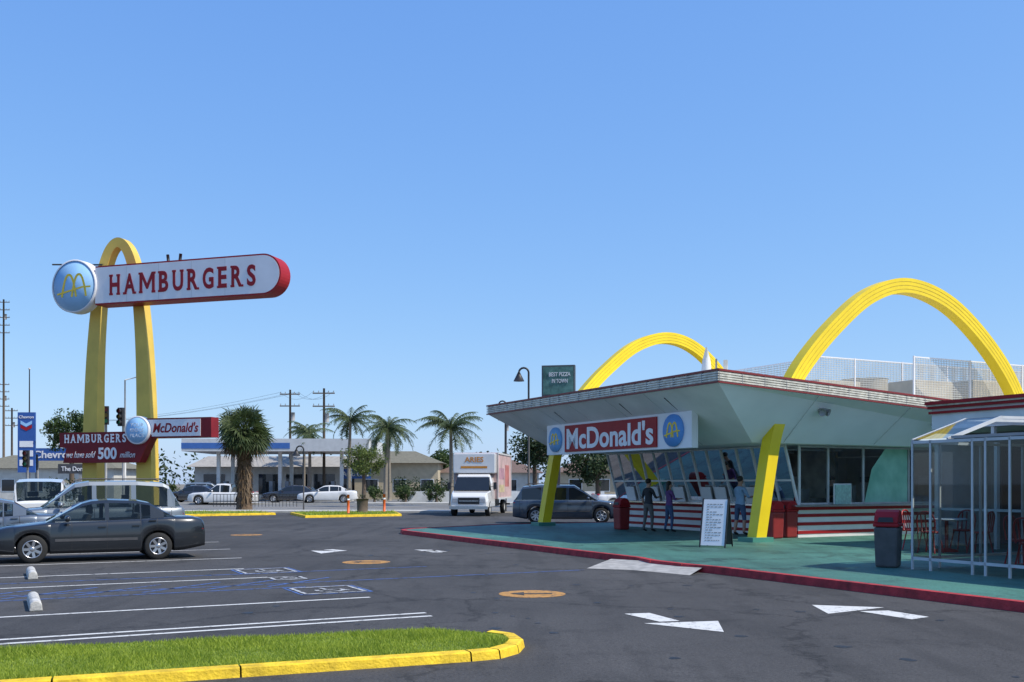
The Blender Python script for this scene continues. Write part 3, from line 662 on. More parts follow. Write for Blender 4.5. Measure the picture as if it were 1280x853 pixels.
# ---------------------------------------------------------------- vehicles
def car(name,label,cat,loc,rz,paint,Ln=4.6,W=1.75,H=1.42,hi=None,roof=None,pillars=(),wb=2.65,wr=.32,roofw=.72,rack=False,group=None,scale=1,rear_glass=True,simple=False,wg=None):
    e=thing(name,label,cat,loc,rz,group); e.scale=(scale,)*3
    WG=CARGLASS if simple else (wg or CGL)
    xf,xr=wb/2+.05,-wb/2+.05; h2=Ln/2; Rr=wr+.045
    st=set([round(-h2+Ln*i/44,4) for i in range(45)])
    for xw in (xf,xr):
        st={s for s in st if abs(s-xw)>Rr+.03}
        for k in range(15): st.add(round(xw-Rr*math.cos(math.pi*k/14),4))
        st.add(round(xw-Rr-.02,4)); st.add(round(xw+Rr+.02,4))
    for p in hi: st.add(round(p[0],4))
    st=sorted(st)
    def lo(x):
        z=.2+.1*max(0,(abs(x)-(h2-.6))/.6)
        for xw in (xf,xr):
            if abs(x-xw)<=Rr: z=max(z,wr+math.sqrt(max(0,Rr**2-(x-xw)**2)))
        return z
    def hw(x):
        e_=max(0,min(1,(abs(x)-(h2-.75))/.75)); return W/2*(1-.20*e_**2.6)
    T=[0,.12,.35,.6,.82,.94,1]; Yf=[.955,.985,1,1,.985,.955,.90]
    def yy(x,t): return hw(x)*interp(list(zip(T,Yf)),t)
    def zz(x,t): return lo(x)+(interp(hi,x)-lo(x))*t if lo(x)<interp(hi,x)-.05 else lo(x)+t*.05
    body=MB(); rings=[]; x0,x1=roof[0][0],roof[-1][0]
    for x in st:
        h=interp(hi,x); side=[(x,yy(x,t),zz(x,t)) for t in T]; top=[(x,hw(x)*.55,zz(x,1)+.025),(x,0,zz(x,1)+.035)]
        half=side+top; rings.append(half+[(p[0],-p[1],p[2]) for p in half[-2::-1]])
    m=len(rings[0]); vs=[p for r in rings for p in r]; fs=[];mi=[]
    for i in range(len(st)-1):
        for k in range(m-1):
            fs.append((i*m+k,(i+1)*m+k,(i+1)*m+k+1,i*m+k+1)); mi.append(1 if (6<=k<=9 and x0+.2<st[i]<x1-.2) else 0)
        fs.append((i*m+m-1,(i+1)*m+m-1,(i+1)*m,i*m)); mi.append(1)
    fs+=[tuple(range(m)),tuple(range(len(vs)-m,len(vs)))[::-1]]; mi+=[0,0]
    body.v=vs; body.f=fs; body.m=mi; body.sm=[True]*(len(fs)-2)+[False]*2; body.mats=[paint,BLACK]
    body.obj('body',e)
    rf=MB(); gg=MB()
    cs=set([x0,x1]+[p[0] for p in roof]+[p for q in pillars for p in q]); cs|={x0+(x1-x0)*i/18 for i in range(19)}; cs=sorted(cs)
    zmax=max(p[1] for p in roof); R_=[]
    for x in cs:
        zb=interp(hi,x)-.01; zr=max(interp(roof,x),zb+.005); f=(zr-zb)/(zmax-zb+1e-6); yb=hw(x)*.885; yt=W/2*roofw
        ytop=yb-(yb-yt)*f
        R_.append([(x,yb,zb),(x,yb-(yb-ytop)*.86,zb+(zr-zb)*.86),(x,ytop-.05,zr),(x,ytop*.5,zr+.03*f),(x,-ytop*.5,zr+.03*f),(x,-ytop+.05,zr),(x,-(yb-(yb-ytop)*.86),zb+(zr-zb)*.86),(x,-yb,zb)])
    for i in range(len(cs)-1):
        xm=(cs[i]+cs[i+1])/2; s=(interp(roof,cs[i+1])-interp(roof,cs[i]))/(cs[i+1]-cs[i]); pil=any(a<xm<c for a,c in pillars)
        a,c=R_[i],R_[i+1]
        for k in range(7):
            q=[a[k],c[k],c[k+1],a[k+1]]
            if k in (0,6): (rf if pil else gg).add(q,[(0,1,2,3)],paint if pil else WG,False)
            elif k in (1,5): rf.add(q,[(0,1,2,3)],paint,True)
            else:
                g_=abs(s)>.28 and (rear_glass or s<0); (gg if g_ else rf).add(q,[(0,1,2,3)],WG if g_ else paint,True)
    rf.obj('roof',e); gg.obj('window',e)
    if not simple:
        SEAT=mat('seat_cloth',(.05,.05,.048),.8,.2,5); b=MB(); zb0=interp(hi,0)
        for xs_ in (.35,-.75):
            for s in (-1,1): b.hexa([(xs_-.12,s*.36-.22,zb0-.25),(xs_+.05,s*.36-.22,zb0-.25),(xs_+.05,s*.36+.22,zb0-.25),(xs_-.12,s*.36+.22,zb0-.25),(xs_-.22,s*.36-.2,zb0+.12),(xs_-.12,s*.36-.2,zb0+.12),(xs_-.12,s*.36+.2,zb0+.12),(xs_-.22,s*.36+.2,zb0+.12)],SEAT); b.box((xs_-.2,s*.36,zb0+.24),(.09,.25,.17),SEAT)
        b.objs('seat',e,bevel=.02)
        dz=[(q[0]+q[1])/2 for q in pillars]
        for x in dz+[x1-.55]:
            for s in (-1,1):
                b=MB(); q=[]
                for t0 in T[1:]: q+=[(x,s*(yy(x,t0)+.003),zz(x,t0)),(x+.012,s*(yy(x,t0)+.003),zz(x,t0))]
                b.add(q,[(2*i,2*i+1,2*i+3,2*i+2) for i in range(len(T)-2)],BLACK); b.obj('door_seam',e)
        b=MB()
        for x in dz:
            for s in (-1,1): b.box((x+.12,s*(yy(x,.78)+.012),zz(x,.8)),(.16,.03,.03),paint)
        b.objs('door_handle',e)
        b=MB()
        for s in (-1,1): b.beam((xr+Rr+.1,s*(W/2+.003),zz(0,.42)),(xf-Rr-.1,s*(W/2+.003),zz(0,.42)),.02,.06,DGREY)
        for s in (-1,1): b.beam((x0+.1,s*(hw(0)*.895),interp(hi,0)+.004),(x1-.2,s*(hw(0)*.895),interp(hi,.6)+.004),.012,.02,CHROME)
        b.objs('side_moulding',e)
    for s in (-1,1):
        b=MB(); b.ell((x1-.45,s*(W/2+.07),interp(hi,x1)+.10),(.07,.11,.075),paint,10,6); b.obj('mirror',e)
        b=MB(); hz=interp(hi,h2)-.02; b.ell((h2-.13,s*W*.33,hz),(.12,.2,.075),HEADL,12,8); b.obj('headlight',e)
        b=MB(); tz=interp(hi,-h2)-.0; b.ell((-h2+.11,s*W*.335,tz),(.12,.17,.07),TAILL,12,8); b.obj('tail_light',e)
    b=MB(); b.box((h2-.01,0,interp(hi,h2)-.1),(.05,W*.42,.12),BLACK); b.box((h2-.01,0,.33),(.05,W*.6,.1),BLACK); b.obj('grille',e)
    b=MB(); b.box((-h2-.005,0,interp(hi,-h2)-.28),(.02,.32,.16),SIGNW); b.box((h2+.025,0,.44),(.02,.32,.14),SIGNW); b.objs('number_plate',e)
    b=MB(); b.bx(xr-.2,xf+.2,-W/2+.22,W/2-.22,.22,.62,BLACK); b.obj('underbody',e)
    for xw in (xf,xr):
        for s in (-1,1):
            wh=part('wheel',e); wh.location=(xw,s*(W/2-.11),wr)
            b=MB(); b.lathe([(wr*.62,-.09),(wr*.92,-.10),(wr,-.07),(wr,.07),(wr*.92,.10),(wr*.62,.09)],TYRE,28); b.obj('tyre',wh)
            b=MB(); b.lathe([(0,s*.03),(wr*.6,s*.03)],DGREY,24); b.lathe([(wr*.57,s*.02),(wr*.57,s*.095),(wr*.64,s*.098),(wr*.65,s*.08)],RIM,24)
            for k in range(7):
                t=k*2*math.pi/7; b.beam((0,s*.075,0),(wr*.6*math.cos(t),s*.085,wr*.6*math.sin(t)),.06,.02,RIM,up=(0,1,0))
            b.ell((0,s*.08,0),(.06,.02,.06),RIM,10,6)
            b.obj('rim',wh)
    if rack:
        b=MB()
        for s in (-1,1): b.tube([(roof[1][0]+.1,s*W*.32,zmax+.02),(roof[1][0]+.25,s*W*.32,zmax+.07),(roof[-2][0]-.2,s*W*.32,zmax+.07),(roof[-2][0]-.05,s*W*.32,zmax+.02)],.018,DGREY,6)
        b.objs('roof_rack',e)
    return e
def paint(n,c,r=.25,m=0): return mat(n,c,r,.04,2,coat=1,metal=m)
PG=paint('car_grey',(.018,.022,.028),.3,.3); PS=paint('car_silver',(.20,.225,.25),.4,.6); PW=paint('car_white',(.70,.70,.69)); PB=paint('car_slate',(.05,.065,.09),.3,.3); PK=paint('car_black',(.02,.02,.025)); PR=paint('car_red',(.3,.03,.02)); PBL=paint('car_blue_grey',(.12,.145,.18),.4,.6)
sedan=dict(Ln=4.75,W=1.78,H=1.4,hi=[(-2.375,.70),(-2.36,.84),(-2.30,.93),(-2.1,.97),(-1.5,.985),(-.9,.95),(.9,.90),(1.1,.89),(1.9,.80),(2.25,.72),(2.35,.64),(2.375,.50)],
 roof=[(-1.72,.97),(-1.12,1.32),(-.85,1.375),(-.2,1.40),(.15,1.375),(.35,1.32),(1.12,.895)],pillars=((-1.42,-1.12),(-.22,-.13),(-.92,-.89)),wb=2.67,wr=.315)
suv=dict(Ln=4.85,W=1.85,H=1.8,hi=[(-2.425,.85),(-2.4,.98),(-2.33,1.05),(-1,1.05),(1.0,1.03),(1.2,1.02),(2.0,.96),(2.3,.87),(2.425,.66)],
 roof=[(-2.30,1.05),(-2.0,1.60),(-1.85,1.68),(-1.2,1.73),(0,1.72),(.35,1.66),(1.15,1.02)],pillars=((-2.15,-1.95),(-1.15,-1.03),(-.17,-.06)),wb=2.8,wr=.37,roofw=.76,rack=True)
mini=dict(Ln=4.8,W=1.85,H=1.7,hi=[(-2.4,.9),(-2.35,1.02),(1.0,1.02),(1.3,1.01),(2.0,.92),(2.3,.80),(2.4,.6)],
 roof=[(-2.33,1.01),(-1.95,1.60),(-1.2,1.68),(.3,1.66),(1.35,1.0)],pillars=((-2.2,-2.0),(-1.15,-1.03),(-.05,.07)),wb=2.85,wr=.35,roofw=.76,rack=True)
van=dict(Ln=4.9,W=1.9,H=1.85,hi=[(-2.45,.95),(-2.4,1.05),(1.3,1.05),(2.0,.92),(2.35,.78),(2.45,.6)],
 roof=[(-2.4,1.04),(-2.25,1.7),(-1.4,1.80),(.6,1.77),(1.75,1.0)],pillars=((-2.3,-2.1),(-1.1,-.98),(.02,.14),(.95,1.02)),wb=2.95,wr=.35,roofw=.78)
pick=dict(Ln=5.2,W=1.85,H=1.7,hi=[(-2.6,.98),(-.9,.98),(1.1,1.0),(2.2,.93),(2.5,.82),(2.6,.6)],
 roof=[(-.9,.98),(-.75,1.6),(-.2,1.66),(.3,1.64),(1.05,1.0)],pillars=((-.8,-.7),(.0,.08)),wb=3.3,wr=.37,roofw=.76)
H1=UA+math.pi
car('parked_car','dark grey four-door sedan parked across a marked bay','car',(-9.15,22.0,0),H1,PG,scale=.93,**sedan)
car('parked_car','pale blue-grey sedan parked behind the dark sedan','car',(-12.9,23.5,0),H1,PBL,scale=.93,**sedan)
car('parked_car','silver station wagon with roof rack parked in a bay','car',(-11.3,26.6,0),H1,PS,scale=.99,**suv)
car('parked_van','white passenger van parked beside the wagon','van',(-16.8,36,0),R(110),PW,**van)
car('parked_car','dark blue-grey minivan parked behind the canopy leg','car',(2.35,42.2,0),R(-4),PB,scale=.95,wg=CARGLASS,**mini)
car('parked_car','small dark hatchback at the filling station kerb','car',(-26.2,82.5,0.12),R(178),PK,simple=True,**sedan)
car('parked_pickup','white pickup truck standing beside the far pavement','pickup',(-22.8,79,0),R(180),PW,simple=True,**pick)
car('parked_car','dark low car parked by the filling station','car',(-18.0,82,.12),R(180),PK,simple=True,**sedan)
car('parked_car','white sedan parked by the filling station','car',(-14.9,81,.12),R(185),PW,simple=True,**sedan)
car('parked_car','silver wagon refuelling under the station canopy','car',(-28.5,94,.01),R(10),PS,simple=True,**suv)
car('parked_car','red sedan refuelling under the station canopy','car',(-20.2,94.5,.01),R(170),PR,simple=True,**sedan)
car('parked_pickup','white pickup truck parked beyond the dark minivan','pickup',(7.6,62,0),R(10),PW,simple=True,**pick)
car('parked_car','red-brown sedan parked beyond the minivan','car',(11.5,60,0),R(0),PR,simple=True,**sedan)
# delivery truck
tk=thing('delivery_truck','white box delivery truck with an orange lettered header','truck',(-2.0,52.2,0),math.atan2(-.98,-.13))
cabe=MB()
def loft(b,secs,mt,smooth=False):
    m=len(secs[0]); vs=[p for r in secs for p in r]; fs=[(i*m+k,(i+1)*m+k,(i+1)*m+(k+1)%m,i*m+(k+1)%m) for i in range(len(secs)-1) for k in range(m)]
    b.add(vs,fs+[tuple(range(m)),tuple(range(len(vs)-m,len(vs)))[::-1]],mt,smooth)
def sec(x,w,z0,z1,wt): return [(x,-w,z0),(x,w,z0),(x,w,(z0+z1)/2),(x,wt,z1),(x,-wt,z1),(x,-w,(z0+z1)/2)]
loft(cabe,[sec(-.9,1.0,.45,1.3,1.0),sec(.6,1.0,.45,1.3,.99),sec(1.25,.98,.45,1.2,.92),sec(1.5,.92,.42,1.0,.84)],PW)
loft(cabe,[sec(-.9,.99,1.29,2.15,.84),sec(-.1,.98,1.29,2.15,.84),sec(.12,.96,1.29,2.05,.82)],PW); cabe.obj('cab',tk,bevel=.04)
b=MB(); b.add([(.13,-.84,2.0),(.13,.84,2.0),(.72,.92,1.32),(.72,-.92,1.32)],[(0,1,2,3)],CARGLASS)
for s in (-1,1): b.add([(.13,s*.85,2.0),(.72,s*.93,1.32),(-.7,s*1.0,1.32),(-.7,s*.9,2.02)],[(0,1,2,3)],CARGLASS)
b.objs('windscreen',tk)
b=MB(); b.bx(1.5,1.53,-.55,.55,.62,.95,BLACK); b.bx(1.53,1.545,-.5,.5,.76,.80,CHROME); b.obj('grille',tk)
b=MB(); b.bx(1.5,1.60,-.98,.98,.36,.52,CHROME); b.obj('bumper',tk)
for s in (-1,1):
    b=MB(); b.box((1.5,s*.72,.82),(.06,.26,.18),HEADL); b.obj('headlight',tk)
    b=MB(); b.box((.5,s*1.2,1.55),(.1,.16,.36),BLACK); b.beam((.5,s*.95,1.5),(.5,s*1.15,1.5),.03,.03,BLACK); b.obj('mirror',tk)
BOXW=mat('box_side',(.50,.36,.33),.5,.25,1.5,c2=(.62,.42,.40))
b=MB(); b.bx(-6.0,-.75,-1.15,1.15,.85,3.3,BOXW); b.obj('cargo_box',tk,bevel=.02,label='faded pinkish cargo box')
b=MB(); b.bx(-.75,-.1,-1.12,1.12,2.2,3.25,PW); b.obj('cab_over_box',tk,bevel=.05)
b=MB()
for y in (-1.17,1.17):
    for z in (.88,3.27): b.beam((-6.02,y,z),(-.74,y,z),.04,.08,LGREY)
    for x in (-6,-.76): b.beam((x,y,.85),(x,y,3.3),.04,.06,LGREY)
b.obj('box_rail',tk)
b=MB()
for s in (-1,1):
    for (x0,x1,z0,z1,c) in ((-5.2,-3.6,1.5,2.7,(.42,.14,.12)),(-3.3,-1.4,1.9,2.5,(.40,.22,.26)),(-3.3,-1.4,1.2,1.6,(.55,.45,.25))):
        b.bx(x0,x1,s*1.151,s*1.156,z0,z1,mat('graphic%d'%int(c[0]*100),c,.5,.4,3))
b.objs('side_graphic',tk)
YO=mat('header_orange',(.60,.24,.03),.5,.15,3)
text('ARIES',1.0,.28,YO,tk,(-.09,0,2.92),(0,1,0),(0,0,1),.006,.02)
b=MB(); b.bx(-.098,-.09,-.7,.7,2.46,2.58,YO); b.obj('header_band',tk)
b=MB(); b.bx(-5.8,.8,-.5,.5,.4,.84,BLACK); b.obj('chassis',tk); b=MB(); b.bx(-6.1,-5.9,-1.1,1.1,.45,.55,DGREY); b.obj('rear_bumper',tk)
for x in (.75,-4.6):
    for s in (-1,1):
        wh=part('wheel',tk); wh.location=(x,s*.88,.39); b=MB(); b.lathe([(.22,-.11),(.36,-.12),(.39,-.09),(.39,.09),(.36,.12),(.22,.11)],TYRE,26); b.obj('tyre',wh)
        b=MB(); b.lathe([(0,s*.04),(.16,s*.05),(.23,s*.1),(.24,s*.08)],LGREY,22); b.obj('rim',wh)
# ---------------------------------------------------------------- people
def person(label,loc,rz,shirt,pants,H=1.68,arms='down',hair='short',shorts=False,lean=0):
    k=H/1.72
    J={'pel':(0,0,.93,.125),'wst':(0,.01,1.08,.115),'chs':(0,.0,1.28,.14),'shc':(0,0,1.40,.10),'nek':(0,.0,1.49,.055),'hd0':(0,.02,1.56,.075),'hd1':(0,.02,1.65,.09),'hd2':(0,.0,1.70,.06)}
    E=[('pel','wst'),('wst','chs'),('chs','shc'),('shc','nek'),('nek','hd0'),('hd0','hd1'),('hd1','hd2')]
    for s,n in ((-1,'L'),(1,'R')):
        sp_=.03 if s>0 else -.05
        J['hp'+n]=(s*.10,0,.88,.10); J['kn'+n]=(s*.12,.03+sp_,.49,.062); J['an'+n]=(s*.13,-.02+sp_*1.5,.09,.042); J['to'+n]=(s*.15,.14+sp_*1.5,.035,.035)
        J['sh'+n]=(s*.18,0,1.38,.062)
        if arms=='down' or (arms=='one' and s<0): J['el'+n]=(s*.25,-.03,1.10,.042); J['wr'+n]=(s*.26,.06,.87,.028); J['hn'+n]=(s*.26,.09,.79,.03)
        else: J['el'+n]=(s*.24,.10,1.13,.042); J['wr'+n]=(s*.16,.33,1.15,.028); J['hn'+n]=(s*.15,.41,1.16,.03)
        E+=[('pel','hp'+n),('hp'+n,'kn'+n),('kn'+n,'an'+n),('an'+n,'to'+n),('shc','sh'+n),('sh'+n,'el'+n),('el'+n,'wr'+n),('wr'+n,'hn'+n)]
    ks=list(J); me=bpy.data.meshes.new('person'); me.from_pydata([tuple(c*k for c in J[q][:3]) for q in ks],[(ks.index(a),ks.index(c)) for a,c in E],[])
    o=bpy.data.objects.new('tmp',me); col.objects.link(o); m=o.modifiers.new('s','SKIN')
    for i,q in enumerate(ks):
        sv_=me.skin_vertices[0].data[i]; r=J[q][3]*k; sv_.radius=(r*1.2,r*.8) if q in('chs','shc','wst','pel') else (r,r); sv_.use_root=(q=='pel')
    o.modifiers.new('u','SUBSURF').levels=2; bpy.context.view_layer.update()
    me2=bpy.data.meshes.new_from_object(o.evaluated_get(bpy.context.evaluated_depsgraph_get())); bpy.data.objects.remove(o)
    me2.materials.clear()
    for mt in (SKIN,shirt,pants,BLACK): me2.materials.append(mt)
    for p in me2.polygons:
        c=p.center/k; p.use_smooth=True
        if c.z>1.45: i=0
        elif abs(c.x)>.2 and (c.z<1.12) : i=0
        elif c.y>.17 and c.z>.9: i=0
        elif c.z>.93: i=1
        elif c.z>(.45 if shorts else .1): i=2
        elif c.z>.1: i=0
        else: i=3
        p.material_index=i
    import bmesh
    fb=MB()
    for s,n in ((-1,'L'),(1,'R')):
        h=Vector(J['hn'+n][:3]);d=(h-Vector(J['wr'+n][:3])).normalized(); sd=Vector((0,1,0)) if abs(d.z)>.7 else Vector((1,0,0))
        for f in range(4):
            q=h+sd*(f-1.5)*.018; l_=[.062,.072,.068,.052][f]; cu_=Vector((-s*.02,0,0)) if abs(d.z)>.7 else Vector((0,0,-.03))
            fb.tube([q,q+d*l_*.5,q+d*l_+cu_],[.009,.008,.006],SKIN,6)
        fb.tube([h-d*.03+sd*.025,h+sd*.045+d*.01,h+sd*.04+d*.035],[.01,.009,.007],SKIN,6)
    bm=bmesh.new(); bm.from_mesh(me2)
    vv=[bm.verts.new(Vector(v)*k) for v in fb.v]
    for f in fb.f:
        try: nf=bm.faces.new([vv[i] for i in f]); nf.material_index=0; nf.smooth=True
        except: pass
    bm.to_mesh(me2); bm.free()
    ob=bpy.data.objects.new('person',me2); col.objects.link(ob); ob.location=loc; ob.rotation_euler=(0,0,rz); ob['label']=label; ob['category']='person'
    b=MB(); b.ell((0,-.005*k,1.675*k),(.093*k,.102*k,.095*k),HAIR,14,9)
    if hair=='long': b.ell((0,-.06*k,1.55*k),(.085*k,.05*k,.16*k),HAIR,12,8)
    b.obj('hair',ob)
    b=MB()
    for s in (-1,1): b.ell((s*.032*k,.108*k,1.615*k),(.011,.008,.008),BLACK,8,6)
    b.objs('eye',ob)
    b=MB()
    for s in (-1,1): b.ell((s*.088*k,.01,1.61*k),(.012,.02,.03),SKIN,8,6)
    b.objs('ear',ob)
    b=MB(); b.ell((0,.115*k,1.585*k),(.014,.02,.024),SKIN,8,6); b.obj('nose',ob)
    b=MB(); b.ell((0,.105*k,1.548*k),(.024,.008,.007),DRED,8,6); b.obj('mouth',ob)
    return ob
CD=mat('cloth_dark',(.035,.035,.04),.85,.2,8,bump=.2); CB=mat('cloth_blue',(.26,.40,.56),.85,.15,8,bump=.2); CP=mat('cloth_purple',(.16,.07,.22),.85,.2,8,bump=.2); CJ=mat('cloth_denim',(.06,.10,.19),.85,.2,8,bump=.2); CG=mat('cloth_grey',(.12,.11,.10),.85,.2,8,bump=.2)
person('man in dark shirt and grey trousers at the serving counter',(4.35,31.9,.12),UA-R(80),CD,CG,1.66,'one')
person('woman in purple top with long dark hair at the counter',(4.98,31.7,.12),UA-R(100),CP,CJ,1.58,'fwd','long')
person('man in light blue shirt and shorts ordering at the counter',(6.75,29.6,.12),UA-R(85),CB,CJ,1.72,'fwd','short',True)
person('worker in dark shirt standing inside behind the window',tuple(L(4.7,2.0,.14)),UA+R(170),CD,CD,1.7,'fwd')
# ---------------------------------------------------------------- plants
def rv(s=1): 
    while 1:
        v=Vector((random.uniform(-1,1),random.uniform(-1,1),random.uniform(-1,1)))
        if .05<v.length<1: return v.normalized()*s
def leafquads(b,c,rad,n,sz,mt):
    vs=[];fs=[]
    for _ in range(n):
        p=Vector(c)+rv()*rad*random.random()**.45; a=rv();bb=a.cross(rv()).normalized();s=sz*random.uniform(.6,1.3)
        o=len(vs); vs+=[p-a*s*.5,p+bb*s*.28,p+a*s*.5,p-bb*s*.28]; fs.append((o,o+1,o+2,o+3))
    b.add(vs,fs,mt)
def tree(loc,H,R0,zc,label,mt=LEAF,clumps=34,per=60,sz=.22,flat=.75,name='broadleaf_tree',cat='tree'):
    e=thing(name,label,cat,loc)
    b=MB(); tp=zc-R0*.3; b.tube([(0,0,-.1),(.05,0,tp*.5),(0,.05,tp)],[.2*R0/2+.05,.14*R0/2+.04,.1*R0/2+.03],WOOD,9)
    cl=[]
    for i in range(clumps):
        d=rv(); cl.append((Vector((0,0,zc))+Vector((d.x*R0,d.y*R0,d.z*R0*flat))*random.uniform(.35,.95)))
    for c in cl[:10]: b.tube([(0,0,tp*.85),tuple(Vector((0,0,tp))*.5+c*.5),tuple(c)],[.07*R0/2+.02,.04*R0/2+.015,.01],WOOD,6)
    b.obj('trunk',e)
    b=MB()
    for c in cl: leafquads(b,c,R0*random.uniform(.24,.46),per,sz,mt)
    b.obj('crown',e)
def palm(loc,H,label,fr_=24,ln=2.4,seed=0,trunk=.16):
    random.seed(seed); e=thing('palm_tree',label,'tree',loc,random.uniform(0,6))
    b=MB(); lx=random.uniform(-.3,.3); b.tube([(0,0,-.1),(0,0,.4),(lx*.3,0,H*.5),(lx,0,H)],[trunk*1.5,trunk*1.1,trunk,trunk*.7],mat('palm_trunk',(.22,.19,.15),.9,.2,6,bump=.4),10); b.obj('trunk',e)
    b=MB()
    for i in range(fr_):
        az=i*2.4+random.uniform(-.5,.5); el=random.uniform(-.45,1.3); d=Vector((math.cos(az),math.sin(az),0)); l_=ln*random.uniform(.7,1.15)
        pts=[]; p=Vector((lx,0,H)); a=el
        for k in range(13):
            pts.append(p.copy()); p=p+(d*math.cos(a)+Vector((0,0,math.sin(a))))*l_/12; a-=random.uniform(.08,.17)
        b.tube(pts,[.03*(1-k/14) for k in range(13)],PALML,4)
        sd=d.cross(Vector((0,0,1))); vs=[];fs=[]
        for k in range(1,12):
            for q in range(3):
                P=pts[k]+(pts[k+1]-pts[k])*q/3
                f=math.sin(math.pi*min(1,(k+1)/12.5))**.6
                for s in (-1,1):
                    L_=ln*.24*f*random.uniform(.6,1.15); tip=P+sd*s*L_*.75+Vector((0,0,-L_*random.uniform(.25,.95)))+d*L_*.35
                    wv=(pts[k+1]-pts[k]).normalized()*.035; o=len(vs); vs+=[P-wv,P+wv,tip]; fs.append((o,o+1,o+2))
        b.add(vs,fs,PALML)
    b.obj('crown',e)
def fanpalm(loc,H,R0,label):
    random.seed(3); e=thing('palm_tree',label,'tree',loc)
    b=MB(); b.tube([(0,0,-.1),(0,0,.5),(0,0,H*.6),(0,0,H)],[.55,.45,.42,.36],mat('shaggy_trunk',(.12,.08,.05),.95,.4,9,bump=.8),12)
    for i in range(600):
        z=random.uniform(.4,H); t=random.uniform(0,6.28); p=Vector((math.cos(t)*.4,math.sin(t)*.4,z)); o=Vector((math.cos(t),math.sin(t),-1.5))*random.uniform(.12,.32)
        q=Vector((-math.sin(t),math.cos(t),0))*.06; b.add([p-q,p+q,p+o],[(0,1,2)],PALMD)
    b.obj('trunk',e)
    g=MB()
    for i in range(170):
        az=random.uniform(0,6.28); el=random.uniform(-1.0,1.45) ; d=Vector((math.cos(az)*math.cos(el),math.sin(az)*math.cos(el),math.sin(el)))
        b0=Vector((0,0,H)); st=R0*random.uniform(.3,.66); c=b0+d*st; mt=PALMD if el<-.75 else PALML
        g.tube([b0,c],.02,mt,4); sd=d.cross(rv()).normalized(); up=d.cross(sd)
        vs=[];fs=[]
        for k in range(13):
            a=(k/12-.5)*2.9; q=d*math.cos(a)+sd*math.sin(a); l_=R0*.52*random.uniform(.7,1.15); tip=c+q*l_+Vector((0,0,-.12*R0)); n=q.cross(up).normalized()*.04
            o=len(vs); m_=c+q*l_*.55; vs+=[c,m_-n,tip,m_+n]; fs.append((o,o+1,o+2,o+3))
        g.add(vs,fs,mt)
    g.obj('crown',e)
fanpalm((-16.6,62,0),4.9,1.85,'stout shaggy fan palm beside the lot')
palm((-13.9,85,0),7.0,'slender feather palm behind the filling station',26,2.6,1)
palm((-10.4,82,0),6.2,'leaning feather palm behind the street',26,2.8,2)
palm((-12.0,98,0),7.0,'distant feather palm among the houses',22,2.6,5)
palm((-4.6,76,0),5.8,'spreading feather palm by the street',28,3.0,4)
palm((-19.6,97,0),6.4,'feather palm behind the filling station canopy',22,2.6,6)
palm((-22.5,108,0),7.2,'distant feather palm behind the filling station',22,2.6,8)
random.seed(11)
tree((-10.7,72,0),3,1.5,3.3,'small rounded street tree with yellow-green crown',leafmat('street_leaves',(.05,.08,.015),(.17,.22,.04)),34,110,.16,.7)
tree((-33.5,76,0),6,2.0,5.6,'broad green tree behind the arch sign',LEAF,34,110)
tree((1.6,72,0),5,1.9,4.2,'leafy tree beyond the canopy',LEAFD,30,120,.24)
tree((5.8,68,0),4,2.0,3.0,'dark leafy tree seen beneath the canopy',LEAFD,34,130,.24)
tree((10.5,74,0),5,2.6,3.2,'dark leafy tree seen beneath the canopy',LEAFD,34,130,.24)
tree((-7.9,122,0),6,2.6,4.0,'distant green tree beside the houses',LEAF,40,160,.3)
tree((-17.5,125,0),6,2.6,5.0,'distant green tree behind the filling station',LEAF,40,160,.3)
tree((16,80,0),5,3,3.4,'dark leafy tree beyond the street',LEAFD,34,130,.26)
tree((-21.5,47.5,.1),2,.9,1.1,'low green shrub beneath the arch sign',LEAFD,20,90,.12,name='shrub',cat='shrub')
for x,y in ((-24,86),(-12,87),(-6.5,85.5),(-29.5,86.5),(-9.2,86)): tree((x,y,0),2,.9,.9,'low clipped green shrub beside the far pavement',LEAF,18,70,.16,name='shrub',cat='shrub')
hd=MB()
for i in range(40):
    leafquads(hd,(-10.5+i*.17,92+random.uniform(-.4,.4),.5+random.uniform(0,1.2)),.7,80,.2,LEAFD)
hd=hd.obj('hedge'); hd['label']='long clipped dark green hedge before the house'; hd['category']='hedge'
b=MB()
for i in range(170):
    x=-170+i*2.2+random.uniform(-1,1); leafquads(b,(x,180+random.uniform(-12,12),random.uniform(1,5.0)),random.uniform(2,4.2),60,.9,LEAFD)
b.obj('tree_line',kind='stuff',label='distant mass of dark green street trees',category='trees')
# ---------------------------------------------------------------- filling station and houses
gs=thing('filling_station','filling station with flat white canopy and blue band','building',(-22.6,100,0),0)
b=MB(); b.bx(-8.8,9.0,-5,5,4.75,5.95,mat('canopy_grey_white',(.55,.56,.56),.5,.08,2)); b.obj('canopy',gs)
b=MB(); b.bx(-8.82,1.5,-5.03,-5.001,5.0,5.55,mat('band_blue',(.05,.14,.4),.4,.1,2)); b.obj('blue_band',gs)
b=MB(); b.bx(-3.2,-1.6,-5.06,-5.032,5.15,5.4,SIGNW); b.obj('band_emblem',gs)
b=MB()
for x in (-6,0,6):
    for y in (-2.5,2.5): b.bx(x-.16,x+.16,y-.16,y+.16,0,4.75,WHITE)
b.objs('column',gs)
b=MB()
for x in (-6,0,6): b.bx(x-1.1,x+1.1,-3.3,-1.9,0,.15,CONC)
b.objs('pump_plinth',gs)
b=MB()
for x in (-6,0,6): b.bx(x-.95,x-.6,-3.1,-2.2,.15,1.9,PBL); b.bx(x+.6,x+.95,-3.1,-2.2,.15,1.9,PBL)
b.objs('fuel_pump',gs)
b=MB(); b.bx(-12,9.5,9,18,0,3.5,mat('stucco',(.50,.48,.44),.85,.1,2)); b.obj('shop',gs)
